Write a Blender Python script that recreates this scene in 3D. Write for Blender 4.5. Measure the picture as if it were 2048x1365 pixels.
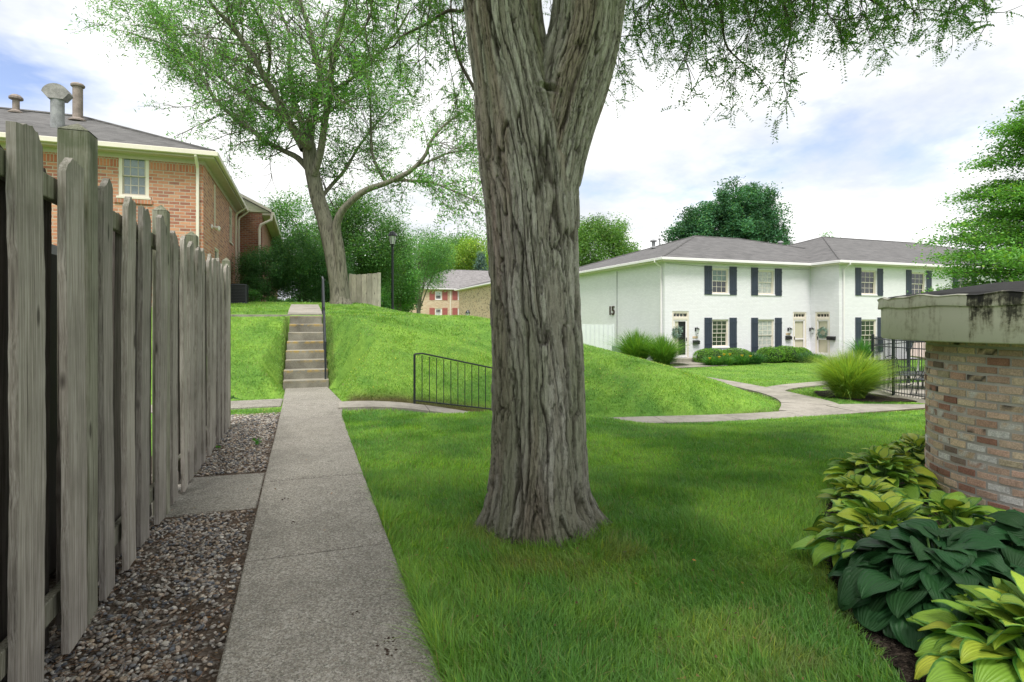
import bpy, math, random
import numpy as np
from mathutils import Vector
R = math.radians
for o in list(bpy.data.objects): bpy.data.objects.remove(o)
SC = bpy.context.scene
COL = SC.collection
# ---------------------------------------------------------------- camera
TH = R(19.8); H = 1.5; F = 1137.8
st, ct = math.sin(TH), math.cos(TH)
cam_d = bpy.data.cameras.new("camera"); cam = bpy.data.objects.new("camera", cam_d); COL.objects.link(cam)
cam.location = (0, 0, H); cam.rotation_euler = (R(90), 0, -TH)
cam_d.sensor_width = 36; cam_d.lens = 20; cam_d.shift_y = -0.02075
cam_d.clip_start = 0.05; cam_d.clip_end = 3000
SC.camera = cam
SC.view_settings.view_transform = 'Standard'; SC.view_settings.look = 'None'
SC.view_settings.exposure = 1.12; SC.view_settings.gamma = 1
SC.view_settings.use_curve_mapping = False
# ---------------------------------------------------------------- sky and sun
CLOUD = 14.1
SUN_EL, SUN_AZ = 63, 205          # azimuth: direction the light comes from, clockwise from +Y
W = bpy.data.worlds.new("World"); SC.world = W; W.use_nodes = True
def nd(t, typ, ins=None, **at):
    n = t.nodes.new(typ)
    for k, v in at.items(): setattr(n, k, v)
    for k, v in (ins or {}).items():
        s = n.inputs[k]
        if isinstance(v, bpy.types.NodeSocket): t.links.new(v, s)
        else: s.default_value = v
    return n
def ramp(t, fac, stops, interp='LINEAR'):
    n = nd(t, 'ShaderNodeValToRGB', {0: fac}); cr = n.color_ramp; cr.interpolation = interp
    while len(cr.elements) < len(stops): cr.elements.new(0.5)
    for e, (p, c) in zip(cr.elements, stops):
        e.position = p; e.color = tuple(c) + (1,) if len(c) == 3 else c
    return n.outputs[0]
def mixc(t, fac, a, b, mode='MIX'):
    n = nd(t, 'ShaderNodeMix', data_type='RGBA', blend_type=mode)
    for i, v in ((0, fac), (6, a), (7, b)):
        if isinstance(v, bpy.types.NodeSocket): t.links.new(v, n.inputs[i])
        else: n.inputs[i].default_value = v if i == 0 or len(v) == 4 else tuple(v) + (1,)
    return n.outputs[2]
def mth(t, op, a, b=0.0, c=0.0):
    return nd(t, 'ShaderNodeMath', {0: a, 1: b, 2: c}, operation=op).outputs[0]
t = W.node_tree; t.nodes.clear()
sky = nd(t, 'ShaderNodeTexSky', sky_type='NISHITA', sun_disc=False, sun_elevation=R(SUN_EL), sun_rotation=R(SUN_AZ))
sky.air_density = 1.0; sky.dust_density = 1.0; sky.ozone_density = 1.5
tc = nd(t, 'ShaderNodeTexCoord')
sp = nd(t, 'ShaderNodeSeparateXYZ', {0: tc.outputs['Generated']})
zz = mth(t, 'ADD', mth(t, 'MAXIMUM', sp.outputs[2], 0.0), 0.22)
cv = nd(t, 'ShaderNodeCombineXYZ', {0: mth(t, 'DIVIDE', sp.outputs[0], zz), 1: mth(t, 'DIVIDE', sp.outputs[1], zz), 2: CLOUD})
n1 = nd(t, 'ShaderNodeTexNoise', {'Vector': cv.outputs[0], 'Scale': 0.9, 'Detail': 7.0, 'Roughness': 0.55, 'Distortion': 0.15})
n2 = nd(t, 'ShaderNodeTexNoise', {'Vector': cv.outputs[0], 'Scale': 1.5, 'Detail': 6.0, 'Roughness': 0.6})
cf = ramp(t, n1.outputs[0], [(0.28, (0, 0, 0)), (0.37, (0.75, 0.75, 0.75)), (0.43, (1, 1, 1))])
cc = ramp(t, n2.outputs[0], [(0.36, (4.1, 4.3, 4.55)), (0.46, (4.9, 5.0, 5.1)), (0.54, (6.3, 6.3, 6.3))])
skyb = mixc(t, 1.0, sky.outputs[0], (1.2, 1.05, 1.08), 'MULTIPLY')
cl = mixc(t, cf, skyb, cc)
bg = nd(t, 'ShaderNodeBackground', {0: cl, 1: 0.1})
t.links.new(bg.outputs[0], nd(t, 'ShaderNodeOutputWorld').inputs[0])
sun_d = bpy.data.lights.new("sun", 'SUN'); sun_d.energy = 2.1; sun_d.angle = R(22); sun_d.color = (1, 0.96, 0.9)
sun = bpy.data.objects.new("sun", sun_d); COL.objects.link(sun)
_d = Vector((math.sin(R(SUN_AZ)) * math.cos(R(SUN_EL)), math.cos(R(SUN_AZ)) * math.cos(R(SUN_EL)), math.sin(R(SUN_EL))))
sun.rotation_euler = _d.to_track_quat('Z', 'Y').to_euler(); sun.location = (0, -20, 30)

# ---------------------------------------------------------------- pixel to world helpers
def WP(px, py, D):
    r = (px - 1024) / F * D; u = (640 - py) / F * D
    return np.array([D * st + r * ct, D * ct - r * st, H + u])
def XY(px, Y):                     # world X and depth where column px crosses the plane y=Y
    r = (px - 1024) / F; D = Y / (ct - r * st); return D * (st + r * ct), D
def YX(px, X):
    r = (px - 1024) / F; D = X / (st + r * ct); return D * (ct - r * st), D
def ZA(py, D): return H + (640 - py) / F * D
def camD(x, y): return x * st + y * ct
def camR(x, y): return x * ct - y * st
# ---------------------------------------------------------------- noise
def _h(i, j, k, s):
    n = (i * 374761393 + j * 668265263 + k * 2147483647 + s * 1274126177) & 0xffffffff
    n = ((n ^ (n >> 13)) * 1274126177) & 0xffffffff
    n = ((n ^ (n >> 16)) * 2246822519) & 0xffffffff
    return ((n ^ (n >> 15)) & 0xffff) / 65535.0
def vn(x, y, z=0.0, s=0):
    x, y, z = np.broadcast_arrays(np.asarray(x, float), np.asarray(y, float), np.asarray(z, float))
    i = np.floor(x).astype(np.int64); j = np.floor(y).astype(np.int64); k = np.floor(z).astype(np.int64)
    a = x - i; b = y - j; c = z - k
    a = a * a * (3 - 2 * a); b = b * b * (3 - 2 * b); c = c * c * (3 - 2 * c)
    o = 0
    for di in (0, 1):
        for dj in (0, 1):
            for dk in (0, 1):
                o = o + _h(i + di, j + dj, k + dk, s) * (a if di else 1 - a) * (b if dj else 1 - b) * (c if dk else 1 - c)
    return o
def fbm(x, y, z=0.0, s=0, o=3):
    v = 0; a = 0.5; t_ = 0
    for q in range(o):
        v = v + a * vn(x * 2 ** q, y * 2 ** q, np.asarray(z) * 2 ** q, s + q); t_ += a; a *= 0.5
    return v / t_
def sm(a, b, x):
    t_ = np.clip((x - a) / (b - a), 0, 1); return t_ * t_ * (3 - 2 * t_)
def smin(a, b, k):
    h = np.clip(0.5 + 0.5 * (b - a) / k, 0, 1); return b + (a - b) * h - k * h * (1 - h)
# ---------------------------------------------------------------- terrain
def walk_z(x, y=None):
    return -0.5 * sm(0.8, 4.6, np.asarray(x, float))
def low(x, y):
    w = sm(3.2, 6.5, x)
    d = sm(8.75, 9.4, y) * (1 - w) + sm(5.5, 9.6, y) * w
    return -0.5 * sm(0.8, 4.6, x) * d - 0.45 * sm(12, 27, y) * sm(3, 10, x)
STY0, STY1 = 13.05, 15.15
def TZ(x, y, rough=True):
    x = np.asarray(x, float); y = np.asarray(y, float)
    lo = low(x, y)
    yf = 10.55 - 1.1 * sm(4.5, 9.5, x) + 1.25 * sm(0.3, -0.6, x)
    d = np.maximum(y - yf, 0)
    Fr = 0.40 * d + 0.20 * (1 - np.exp(-d * 4))
    xf = np.interp(y, [9, 9.6, 11, 13, 16, 20, 27, 60], [9.0, 9.6, 10.6, 11.5, 12.3, 13.3, 14, 14])
    e = np.maximum(xf - x, 0)
    Rr = 0.262 * e + 0.12 * (1 - np.exp(-e * 2))
    pl = 1.6 + 0.066 * np.clip(y - 15.3, 0, 9) * (1 - sm(2.0, 4.2, x)) - 2.4 * sm(29, 42, y) * sm(-1, 3, x)
    up = smin(smin(lo + Fr, lo + Rr, 0.25), pl, 0.12)
    # stairs and the path below them are cut into the slope
    dl = np.maximum(np.maximum(x - 0.44, -0.46 - x), 0)
    dl2 = np.where(y < STY0, np.maximum(np.maximum(x - 0.60, -0.46 - x), 0), dl)
    sl = np.clip(1.6 * (y - STY0) / (STY1 - STY0), 0, 1.6)
    cap = np.where(y < STY0 - 0.1, dl2 * 1.3, sl + dl * 1.6)
    cap = np.where(y > STY1, 9, cap) + lo * 0
    hh = np.minimum(up, np.maximum(cap, lo))
    z = np.where(d > 0, np.maximum(hh, lo), lo)
    z = np.where((dl <= 0) & (y > STY0 - .05) & (y < STY1 + .1), sl - 0.35, z)
    if rough: z = z + 0.05 * (fbm(x * 0.7, y * 0.7, 0, 5) - 0.5) * sm(0.9, 1.6, np.abs(x)) * (1 - sm(-.4, .0, walkd(x, y)))
    return z
# walkways: (centre line, half widths)
def poly_ribbon(pts, n=60):
    P = np.array(pts, float); q = np.linspace(0, len(P) - 1, n)
    # Catmull-Rom
    out = []
    for v in q:
        i = min(int(v), len(P) - 2); f = v - i
        p0 = P[max(i - 1, 0)]; p1 = P[i]; p2 = P[i + 1]; p3 = P[min(i + 2, len(P) - 1)]
        out.append(0.5 * (2 * p1 + (p2 - p0) * f + (2 * p0 - 5 * p1 + 4 * p2 - p3) * f * f + (3 * p1 - p0 - 3 * p2 + p3) * f ** 3))
    return np.array(out)
RIB = {
 'low': poly_ribbon([(0.5, 10.1, .36), (2.6, 9.95, .34), (5.0, 9.75, .34), (8.0, 9.15, .38), (9.8, 8.95, .5), (11.2, 8.9, .9), (12.6, 8.2, 1.1), (15.0, 7.0, 1.3)], 90),
 'curve': poly_ribbon([(9.9, 9.15, .55), (11.1, 10.2, .62), (11.75, 11.6, .45), (12.2, 13.2, .40), (12.9, 15.8, .40), (13.9, 19.0, .40), (14.7, 22.0, .42), (15.9, 23.7, .42), (18.5, 24.3, .45), (20.6, 24.6, .5)], 110),
 'branch': poly_ribbon([(11.85, 12.2, .3), (12.9, 12.9, .32), (14.3, 13.3, .34), (17.5, 13.7, .34), (24.0, 14.2, .35)], 50),
 'top': poly_ribbon([(-0.05, 15.6, .42), (-0.06, 18.0, .44), (-.08, 21.6, .45)], 20),
 'side': poly_ribbon([(-0.4, 15.75, .4), (-3.0, 15.75, .4)], 10),
}
def walkd(x, y):                    # signed distance to the walks, negative inside... returned as (halfwidth - distance): >0 inside
    best = np.full(np.broadcast(x, y).shape, -9.0)
    for k, P in RIB.items():
        if k in ('top', 'side'): continue
        A = P[:-1]; B = P[1:]
        for a, b in zip(A[::2], P[2::2]):
            ab = b[:2] - a[:2]; L = ab @ ab
            tt = np.clip(((x - a[0]) * ab[0] + (y - a[1]) * ab[1]) / L, 0, 1)
            dd = np.hypot(x - a[0] - tt * ab[0], y - a[1] - tt * ab[1])
            best = np.maximum(best, (a[2] + (b[2] - a[2]) * tt) - dd)
    return best
# ---------------------------------------------------------------- mesh helpers
ORG = {}
def tag(o, label=None, cat=None, group=None, kind=None):
    for k, v in (('label', label), ('category', cat), ('group', group), ('kind', kind)):
        if v: o[k] = v
    return o
def thing(name, label, cat, loc=(0, 0, 0), group=None, rz=0):
    o = bpy.data.objects.new(name, None); COL.objects.link(o); o.empty_display_size = 0.2
    o.location = [float(v) for v in loc]; o.rotation_euler = (0, 0, rz); ORG[o.name] = np.array(loc, float)
    return tag(o, label, cat, group)
def link_mesh(name, me, mat, parent=None, org=None):
    o = bpy.data.objects.new(name, me)
    COL.objects.link(o)
    for m in (mat if isinstance(mat, (list, tuple)) else [mat]): me.materials.append(m)
    po = ORG.get(parent.name, np.zeros(3)) if parent else np.zeros(3)
    oo = np.zeros(3) if org is None else np.array(org, float)
    if parent: o.parent = parent; ORG[o.name] = po; 
    else: ORG[o.name] = oo; o.location = [float(v) for v in oo]
    return o
def np_obj(name, V, Fc, mat, parent=None, col=None, smooth=False, org=None, uv=None, midx=None):
    """V (n,3) world coordinates; Fc list of (m,k) int arrays"""
    base = ORG.get(parent.name, np.zeros(3)) if parent else (np.zeros(3) if org is None else np.array(org, float))
    V = (np.asarray(V, np.float32) - base.astype(np.float32))
    if isinstance(Fc, np.ndarray): Fc = [Fc]
    Fc = [f for f in Fc if len(f)]
    me = bpy.data.meshes.new(name)
    me.vertices.add(len(V)); me.vertices.foreach_set('co', V.ravel())
    li = np.concatenate([f.ravel() for f in Fc]).astype(np.int32)
    tot = np.concatenate([np.full(len(f), f.shape[1]) for f in Fc]).astype(np.int32)
    st_ = np.concatenate([[0], np.cumsum(tot)[:-1]]).astype(np.int32)
    me.loops.add(len(li)); me.loops.foreach_set('vertex_index', li)
    me.polygons.add(len(tot)); me.polygons.foreach_set('loop_start', st_); me.polygons.foreach_set('loop_total', tot)
    me.polygons.foreach_set('use_smooth', np.full(len(tot), bool(smooth)))
    if midx is not None: me.polygons.foreach_set('material_index', np.asarray(midx, np.int32))
    if col is not None:
        c = np.ones((len(V), 4), np.float32); c[:, :3] = col
        at = me.color_attributes.new('Col', 'FLOAT_COLOR', 'POINT'); at.data.foreach_set('color', c.ravel())
    if uv is not None:
        l = me.uv_layers.new(name='UVMap'); l.data.foreach_set('uv', np.asarray(uv, np.float32)[li].ravel())
    me.update(calc_edges=True); me.validate()
    return link_mesh(name, me, mat, parent, org)
class MB:
    """collects boxes, tubes, lathes and prisms, builds them as ONE mesh object"""
    def __init__(s, o=(0, 0, 0), rz=0): s.v = []; s.f = {}; s.n = 0; s.o = np.array(o, float); s.c, s.s = math.cos(rz), math.sin(rz)
    def T(s, V):
        V = np.asarray(V, float).reshape(-1, 3); return np.stack([s.o[0] + V[:, 0] * s.c - V[:, 1] * s.s, s.o[1] + V[:, 0] * s.s + V[:, 1] * s.c, s.o[2] + V[:, 2]], 1)
    def add(s, V, faces, closed=False):
        V = s.T(V); s.v.append(V)
        if closed:                      # turn the faces outward
            faces = [np.asarray(f, int) if np.ndim(f) > 1 else np.asarray(f, int)[None] for f in faces]; c0 = V.mean(0); vol = 0.0
            for f in faces:
                for q in range(1, f.shape[1] - 1): vol += np.einsum('ij,ij->i', V[f[:, 0]] - c0, np.cross(V[f[:, q]] - c0, V[f[:, q + 1]] - c0)).sum()
            if vol < 0: faces = [f[:, ::-1] for f in faces]
        for f in faces:
            f = np.asarray(f, int)
            if f.ndim == 1: f = f[None]
            s.f.setdefault(f.shape[1], []).append(f + s.n)
        s.n += len(V); return s
    def box(s, a, b, c, d, e, f, bev=0.0):
        x = (min(a, b), max(a, b)); y = (min(c, d), max(c, d)); z = (min(e, f), max(e, f))
        if bev <= 0:
            V = [(x[i], y[j], z[k]) for i in (0, 1) for j in (0, 1) for k in (0, 1)]
            return s.add(V, [np.array([(0, 1, 3, 2), (4, 6, 7, 5), (0, 4, 5, 1), (2, 3, 7, 6), (0, 2, 6, 4), (1, 5, 7, 3)])])
        V = []; idx = {}
        for i in (0, 1):
            for j in (0, 1):
                for k in (0, 1):
                    sx, sy, sz = (1, -1)[i], (1, -1)[j], (1, -1)[k]
                    for ax in range(3):
                        p = [x[i] + sx * bev, y[j] + sy * bev, z[k] + sz * bev]; p[ax] = (x[i], y[j], z[k])[ax]
                        idx[(i, j, k, ax)] = len(V); V.append(p)
        q = []
        for ax in range(3):
            u, w = [a_ for a_ in range(3) if a_ != ax]
            for sgn in (0, 1):
                c4 = []
                for (p, r) in ((0, 0), (1, 0), (1, 1), (0, 1)):
                    key = [0, 0, 0]; key[ax] = sgn; key[u] = p; key[w] = r; c4.append(idx[tuple(key) + (ax,)])
                q.append(c4 if sgn ^ (ax == 1) else c4[::-1])
            for p in (0, 1):
                for r in (0, 1):
                    k0 = [0, 0, 0]; k1 = [0, 0, 0]; k0[u] = k1[u] = p; k0[w] = k1[w] = r; k1[ax] = 1
                    q.append([idx[tuple(k0) + (u,)], idx[tuple(k1) + (u,)], idx[tuple(k1) + (w,)], idx[tuple(k0) + (w,)]])
        tr = [[idx[(i, j, k, 0)], idx[(i, j, k, 1)], idx[(i, j, k, 2)]] for i in (0, 1) for j in (0, 1) for k in (0, 1)]
        VV = np.array(V, float); c0 = VV.mean(0)
        def outw(f): p = VV[f]; nn = np.cross(p[1] - p[0], p[2] - p[0]); return f if nn @ (p.mean(0) - c0) > 0 else f[::-1]
        return s.add(V, [np.array([outw(f) for f in q]), np.array([outw(f) for f in tr])])
    def tube(s, P, r, n=8, cap=True):
        P = np.asarray(P, float); m = len(P); r = np.full(m, r) if np.isscalar(r) else np.asarray(r, float)
        T_ = np.gradient(P, axis=0); T_ /= np.linalg.norm(T_, axis=1)[:, None] + 1e-9
        up = np.array([0, 0, 1.0]) if abs(T_[0][2]) < 0.9 else np.array([1.0, 0, 0])
        a = np.cross(T_[0], up); a /= np.linalg.norm(a); V = []
        for i in range(m):
            a = a - T_[i] * (a @ T_[i]); a /= np.linalg.norm(a) + 1e-9; b = np.cross(T_[i], a)
            an = np.arange(n) * 2 * math.pi / n
            V.append(P[i] + r[i] * (np.cos(an)[:, None] * a + np.sin(an)[:, None] * b))
        i, j = np.meshgrid(np.arange(m - 1), np.arange(n), indexing='ij'); i = i.ravel(); j = j.ravel(); k = (j + 1) % n
        fs = [np.stack([i * n + j, i * n + k, (i + 1) * n + k, (i + 1) * n + j], 1)]
        if cap: fs += [np.arange(n)[::-1], (m - 1) * n + np.arange(n)]
        return s.add(np.concatenate(V), fs)
    def lathe(s, prof, c=(0, 0), n=20):
        an = np.arange(n) * 2 * math.pi / n; m = len(prof)
        V = np.concatenate([np.stack([c[0] + r * np.cos(an), c[1] + r * np.sin(an), np.full(n, z)], 1) for r, z in prof])
        i, j = np.meshgrid(np.arange(m - 1), np.arange(n), indexing='ij'); i = i.ravel(); j = j.ravel(); k = (j + 1) % n
        return s.add(V, [np.stack([i * n + j, i * n + k, (i + 1) * n + k, (i + 1) * n + j], 1), np.arange(n)[::-1], (m - 1) * n + np.arange(n)], True)
    def prism(s, pts, z0, z1, axis=2):
        """polygon in the two other axes extruded along axis"""
        n = len(pts); V = []
        for z in (z0, z1):
            for p in pts: q = list(p); q.insert(axis, z); V.append(q)
        fs = [np.arange(n)[::-1], n + np.arange(n)] + [np.array([i, (i + 1) % n, n + (i + 1) % n, n + i]) for i in range(n)]
        return s.add(V, fs, True)
    def build(s, name, mat, parent=None, smooth=False, org=None, col=None):
        V = np.concatenate(s.v); Fc = [np.concatenate(f) for f in s.f.values()]
        return np_obj(name, V, Fc, mat, parent, smooth=smooth, org=org, col=col)
def auto_smooth(o, ang=40):
    me = o.data; me.polygons.foreach_set('use_smooth', np.ones(len(me.polygons), bool))
    try: me.set_sharp_from_angle(angle=R(ang))
    except Exception: pass
# ---------------------------------------------------------------- materials
def newmat(name):
    m = bpy.data.materials.new(name); m.use_nodes = True; t = m.node_tree; t.nodes.clear(); return m, t
def finish(t, shader): t.links.new(shader, nd(t, 'ShaderNodeOutputMaterial').inputs[0])
def bsdf(t, col, rough=0.7, bump=None, bs=0.3, bd=0.01, metal=0.0, spec=0.4):
    ins = {'Base Color': col if isinstance(col, bpy.types.NodeSocket) else tuple(col) + (1,), 'Roughness': rough, 'Metallic': metal, 'Specular IOR Level': spec}
    if bump is not None: ins['Normal'] = nd(t, 'ShaderNodeBump', {'Height': bump, 'Strength': bs, 'Distance': bd}).outputs[0]
    return nd(t, 'ShaderNodeBsdfPrincipled', ins)
def pos(t): return nd(t, 'ShaderNodeNewGeometry').outputs['Position']
def noise(t, scale, detail=4.0, vec=None, rough=0.55, dist=0.0):
    return nd(t, 'ShaderNodeTexNoise', {'Vector': vec if vec is not None else pos(t), 'Scale': scale, 'Detail': detail, 'Roughness': rough, 'Distortion': dist}).outputs[0]
def scalev(t, v, s): return nd(t, 'ShaderNodeMapping', {0: v, 3: s}).outputs[0]
def m_simple(name, c, rough=0.6, var=0.12, ns=3.0, metal=0.0, spec=0.4, fine=60.0, bs=0.15):
    m, t = newmat(name); n = noise(t, ns); f = noise(t, fine, 3.0)
    a = tuple(v * (1 - var) for v in c); b = tuple(min(1, v * (1 + var)) for v in c)
    k = ramp(t, mixc(t, 0.4, n, f), [(0.3, a), (0.7, b)])
    finish(t, bsdf(t, k, rough, f, bs, 0.003, metal, spec).outputs[0]); return m
def m_foliage(name, trans=0.35, rough=0.5, spec=0.3):
    m, t = newmat(name); c = nd(t, 'ShaderNodeVertexColor', layer_name='Col').outputs[0]
    p = bsdf(t, c, rough, spec=spec)
    tr = nd(t, 'ShaderNodeBsdfTranslucent', {0: mixc(t, 1.0, c, (1.25, 1.35, 0.7), 'MULTIPLY')})
    finish(t, nd(t, 'ShaderNodeMixShader', {0: trans, 1: p.outputs[0], 2: tr.outputs[0]}).outputs[0]); return m
def m_brick(name, cols, mortar, bw=0.21, rh=0.075, ms=0.010, bump=0.6, uv=False, dirt=0.25, mix_noise=0.3):
    m, t = newmat(name)
    if uv: v = nd(t, 'ShaderNodeUVMap').outputs[0]
    else:
        s = nd(t, 'ShaderNodeSeparateXYZ', {0: pos(t)}); v = nd(t, 'ShaderNodeCombineXYZ', {0: mth(t, 'ADD', s.outputs[0], s.outputs[1]), 1: s.outputs[2]}).outputs[0]
    b = nd(t, 'ShaderNodeTexBrick', {'Vector': v, 'Color1': (0, 0, 0, 1), 'Color2': (1, 1, 1, 1), 'Mortar': (0.5, 0.5, 0.5, 1), 'Scale': 1.0, 'Mortar Size': ms, 'Mortar Smooth': 0.2, 'Bias': 0.0, 'Brick Width': bw, 'Row Height': rh})
    k = len(cols); c = ramp(t, b.outputs[0], [((i + 0.0) / k, cc_) for i, cc_ in enumerate(cols)], 'CONSTANT')
    n = noise(t, 18, 5.0)
    c = mixc(t, mix_noise, c, ramp(t, n, [(0.3, tuple(v * 0.55 for v in cols[0])), (0.7, cols[-1])]))
    c = mixc(t, b.outputs[1], c, mortar)
    d = noise(t, 0.7, 5.0)
    c = mixc(t, ramp(t, d, [(0.35, (dirt,) * 3), (0.6, (0, 0, 0))]), c, tuple(v * 0.6 for v in mortar))
    h = mixc(t, 0.25, mth(t, 'SUBTRACT', 1.0, b.outputs[1]), n)
    finish(t, bsdf(t, c, 0.85, h, bump, 0.012).outputs[0]); return m
def m_roof(name, c):
    m, t = newmat(name); s = nd(t, 'ShaderNodeSeparateXYZ', {0: pos(t)})
    v = nd(t, 'ShaderNodeCombineXYZ', {0: mth(t, 'ADD', s.outputs[0], s.outputs[1]), 1: mth(t, 'MULTIPLY', s.outputs[2], 2.8)}).outputs[0]
    b = nd(t, 'ShaderNodeTexBrick', {'Vector': v, 'Color1': (0, 0, 0, 1), 'Color2': (1, 1, 1, 1), 'Mortar': (0.1, 0.1, 0.1, 1), 'Scale': 1.0, 'Mortar Size': 0.012, 'Bias': 0.0, 'Brick Width': 0.32, 'Row Height': 0.16})
    k = ramp(t, mixc(t, 0.5, b.outputs[0], noise(t, 1.2, 6.0)), [(0.15, tuple(x * 0.6 for x in c)), (0.5, c), (0.85, tuple(x * 1.35 for x in c))])
    finish(t, bsdf(t, k, 0.9, mixc(t, 0.5, b.outputs[0], noise(t, 90, 2.0)), 0.5, 0.01).outputs[0]); return m
def m_wood(name, c1, c2, moss=0.0, up=(30, 30, 2.0)):
    m, t = newmat(name); tc_ = nd(t, 'ShaderNodeNewGeometry').outputs['Position']
    oi = nd(t, 'ShaderNodeObjectInfo').outputs['Random']
    off = nd(t, 'ShaderNodeVectorMath', {0: tc_, 1: nd(t, 'ShaderNodeCombineXYZ', {0: oi, 1: oi, 2: mth(t, 'MULTIPLY', oi, 37.0)}).outputs[0]}, operation='ADD').outputs[0]
    g = noise(t, 1.0, 6.0, scalev(t, off, (up[0] * 2.2, up[1] * 2.2, up[2])), 0.65, 0.4)
    g2 = noise(t, 1.0, 3.0, scalev(t, off, (up[0] * 6, up[1] * 6, up[2] * 4)), 0.6)
    big = noise(t, 3.0, 4.0, off)
    k = ramp(t, mixc(t, 0.35, g, g2), [(0.32, tuple(x * 0.32 for x in c1)), (0.43, c1), (0.58, c2), (0.75, tuple(x * 1.25 for x in c2))])
    k = mixc(t, ramp(t, big, [(0.4, (0, 0, 0)), (0.7, (0.45, 0.45, 0.45))]), k, tuple(x * 0.5 for x in c1))
    vo = nd(t, 'ShaderNodeTexVoronoi', {'Vector': scalev(t, off, (5, 5, 1.9)), 'Scale': 1.0})
    k = mixc(t, ramp(t, vo.outputs[0], [(0.06, (0.8, 0.8, 0.8)), (0.11, (0, 0, 0))]), k, (0.03, 0.022, 0.018))
    k = mixc(t, 1.0, k, mixc(t, oi, (0.78, 0.76, 0.75), (1.15, 1.12, 1.08)), 'MULTIPLY')
    if moss > 0:
        s = nd(t, 'ShaderNodeSeparateXYZ', {0: tc_})
        mf = mth(t, 'MULTIPLY', ramp(t, s.outputs[2], [(0.0, (0, 0, 0)), (1.0, (0, 0, 0))]), 0.0)
        hz = nd(t, 'ShaderNodeMapRange', {0: s.outputs[2], 1: 1.7, 2: 2.35, 3: 0.0, 4: moss}).outputs[0]
        k = mixc(t, mth(t, 'MULTIPLY', hz, ramp(t, noise(t, 9, 5.0), [(0.35, (0, 0, 0)), (0.6, (1, 1, 1))])), k, (0.055, 0.085, 0.028))
    finish(t, bsdf(t, k, 0.85, mixc(t, 0.5, g, g2), 0.9, 0.006, spec=0.25).outputs[0]); return m
def m_conc(name, cols, scale=130.0, stain=0.35, base=(0.3, 0.28, 0.25), speck=0.75):
    m, t = newmat(name)
    vo = nd(t, 'ShaderNodeTexVoronoi', {'Vector': pos(t), 'Scale': scale}); r = nd(t, 'ShaderNodeSeparateColor', {0: vo.outputs[1]}).outputs[0]
    vf = nd(t, 'ShaderNodeTexVoronoi', {'Vector': pos(t), 'Scale': scale * 2.3}); r2 = nd(t, 'ShaderNodeSeparateColor', {0: vf.outputs[1]}).outputs[0]
    k1 = ramp(t, r, [(i / len(cols), c) for i, c in enumerate(cols)], 'CONSTANT')
    k2 = ramp(t, r2, [(i / len(cols), c) for i, c in enumerate(cols[::-1])], 'CONSTANT')
    k = mixc(t, speck, base, mixc(t, 0.45, k1, k2))
    s1 = noise(t, 1.3, 6.0); s2 = noise(t, 7.0, 5.0)
    k = mixc(t, ramp(t, mixc(t, 0.4, s1, s2), [(0.38, (stain,) * 3), (0.56, (0, 0, 0))]), k, (0.055, 0.05, 0.042))
    finish(t, bsdf(t, k, 0.9, vo.outputs[0], 0.5, 0.004, spec=0.25).outputs[0]); return m
M = {}
M['leaf'] = m_foliage('leaf_green', 0.38)
M['blade'] = m_foliage('grass_blade', 0.35, 0.45, 0.35)
M['trim'] = m_simple('cream_trim', (0.72, 0.66, 0.58), 0.5, 0.06)
M['white_trim'] = m_simple('white_trim', (0.80, 0.77, 0.79), 0.5, 0.05)
M['olive_trim'] = m_simple('olive_trim', (0.50, 0.44, 0.38), 0.6, 0.1)
M['shutter'] = m_simple('charcoal_shutter', (0.030, 0.040, 0.065), 0.5, 0.2)
M['red_shutter'] = m_simple('dusty_red_shutter', (0.36, 0.11, 0.10), 0.6, 0.12)
M['black'] = m_simple('black_paint', (0.012, 0.013, 0.016), 0.45, 0.2)
M['glass'] = m_simple('dark_glass', (0.02, 0.025, 0.03), 0.06, 0.3, spec=0.9, bs=0.0)
M['glass_green'] = m_simple('green_tinted_glass', (0.10, 0.17, 0.14), 0.12, 0.5, 5, spec=0.8, bs=0.0)
M['curtain'] = m_simple('curtain_glass', (0.42, 0.44, 0.42), 0.2, 0.45, 7, spec=0.7, bs=0.0)
M['blind'] = m_simple('blind_glass', (0.55, 0.57, 0.60), 0.3, 0.15, spec=0.6, bs=0.0)
M['sky_glass'] = m_simple('reflective_glass', (0.16, 0.20, 0.23), 0.05, 0.5, 2.5, spec=1.0, bs=0.0)
M['door'] = m_simple('pale_olive_door', (0.56, 0.53, 0.41), 0.5, 0.08)
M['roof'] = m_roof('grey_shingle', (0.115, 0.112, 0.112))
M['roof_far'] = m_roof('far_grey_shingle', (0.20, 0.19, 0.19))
M['galv'] = m_simple('galvanised_metal', (0.27, 0.275, 0.285), 0.6, 0.45, 5, metal=0.15)
M['rust'] = m_simple('rusty_metal', (0.27, 0.225, 0.20), 0.7, 0.5, 5, metal=0.2)
M['cowl'] = m_simple('stained_cowl', (0.27, 0.26, 0.255), 0.65, 0.5, 7, metal=0.1)
M['rail'] = m_simple('black_iron', (0.014, 0.018, 0.024), 0.4, 0.25, spec=0.5)
M['bronze'] = m_simple('dark_bronze', (0.05, 0.03, 0.022), 0.5, 0.2)
M['lampglass'] = m_simple('frosted_lamp_glass', (0.62, 0.64, 0.66), 0.25, 0.08, spec=0.6)
M['ac'] = m_simple('ac_housing', (0.05, 0.055, 0.07), 0.5, 0.2)
M['conc_near'] = m_conc('exposed_aggregate', [(0.06, 0.058, 0.052), (0.15, 0.142, 0.125), (0.27, 0.255, 0.225), (0.36, 0.345, 0.305), (0.19, 0.165, 0.13), (0.50, 0.48, 0.44)], 105.0, 0.28, (0.30, 0.275, 0.235), 0.75)
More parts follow.
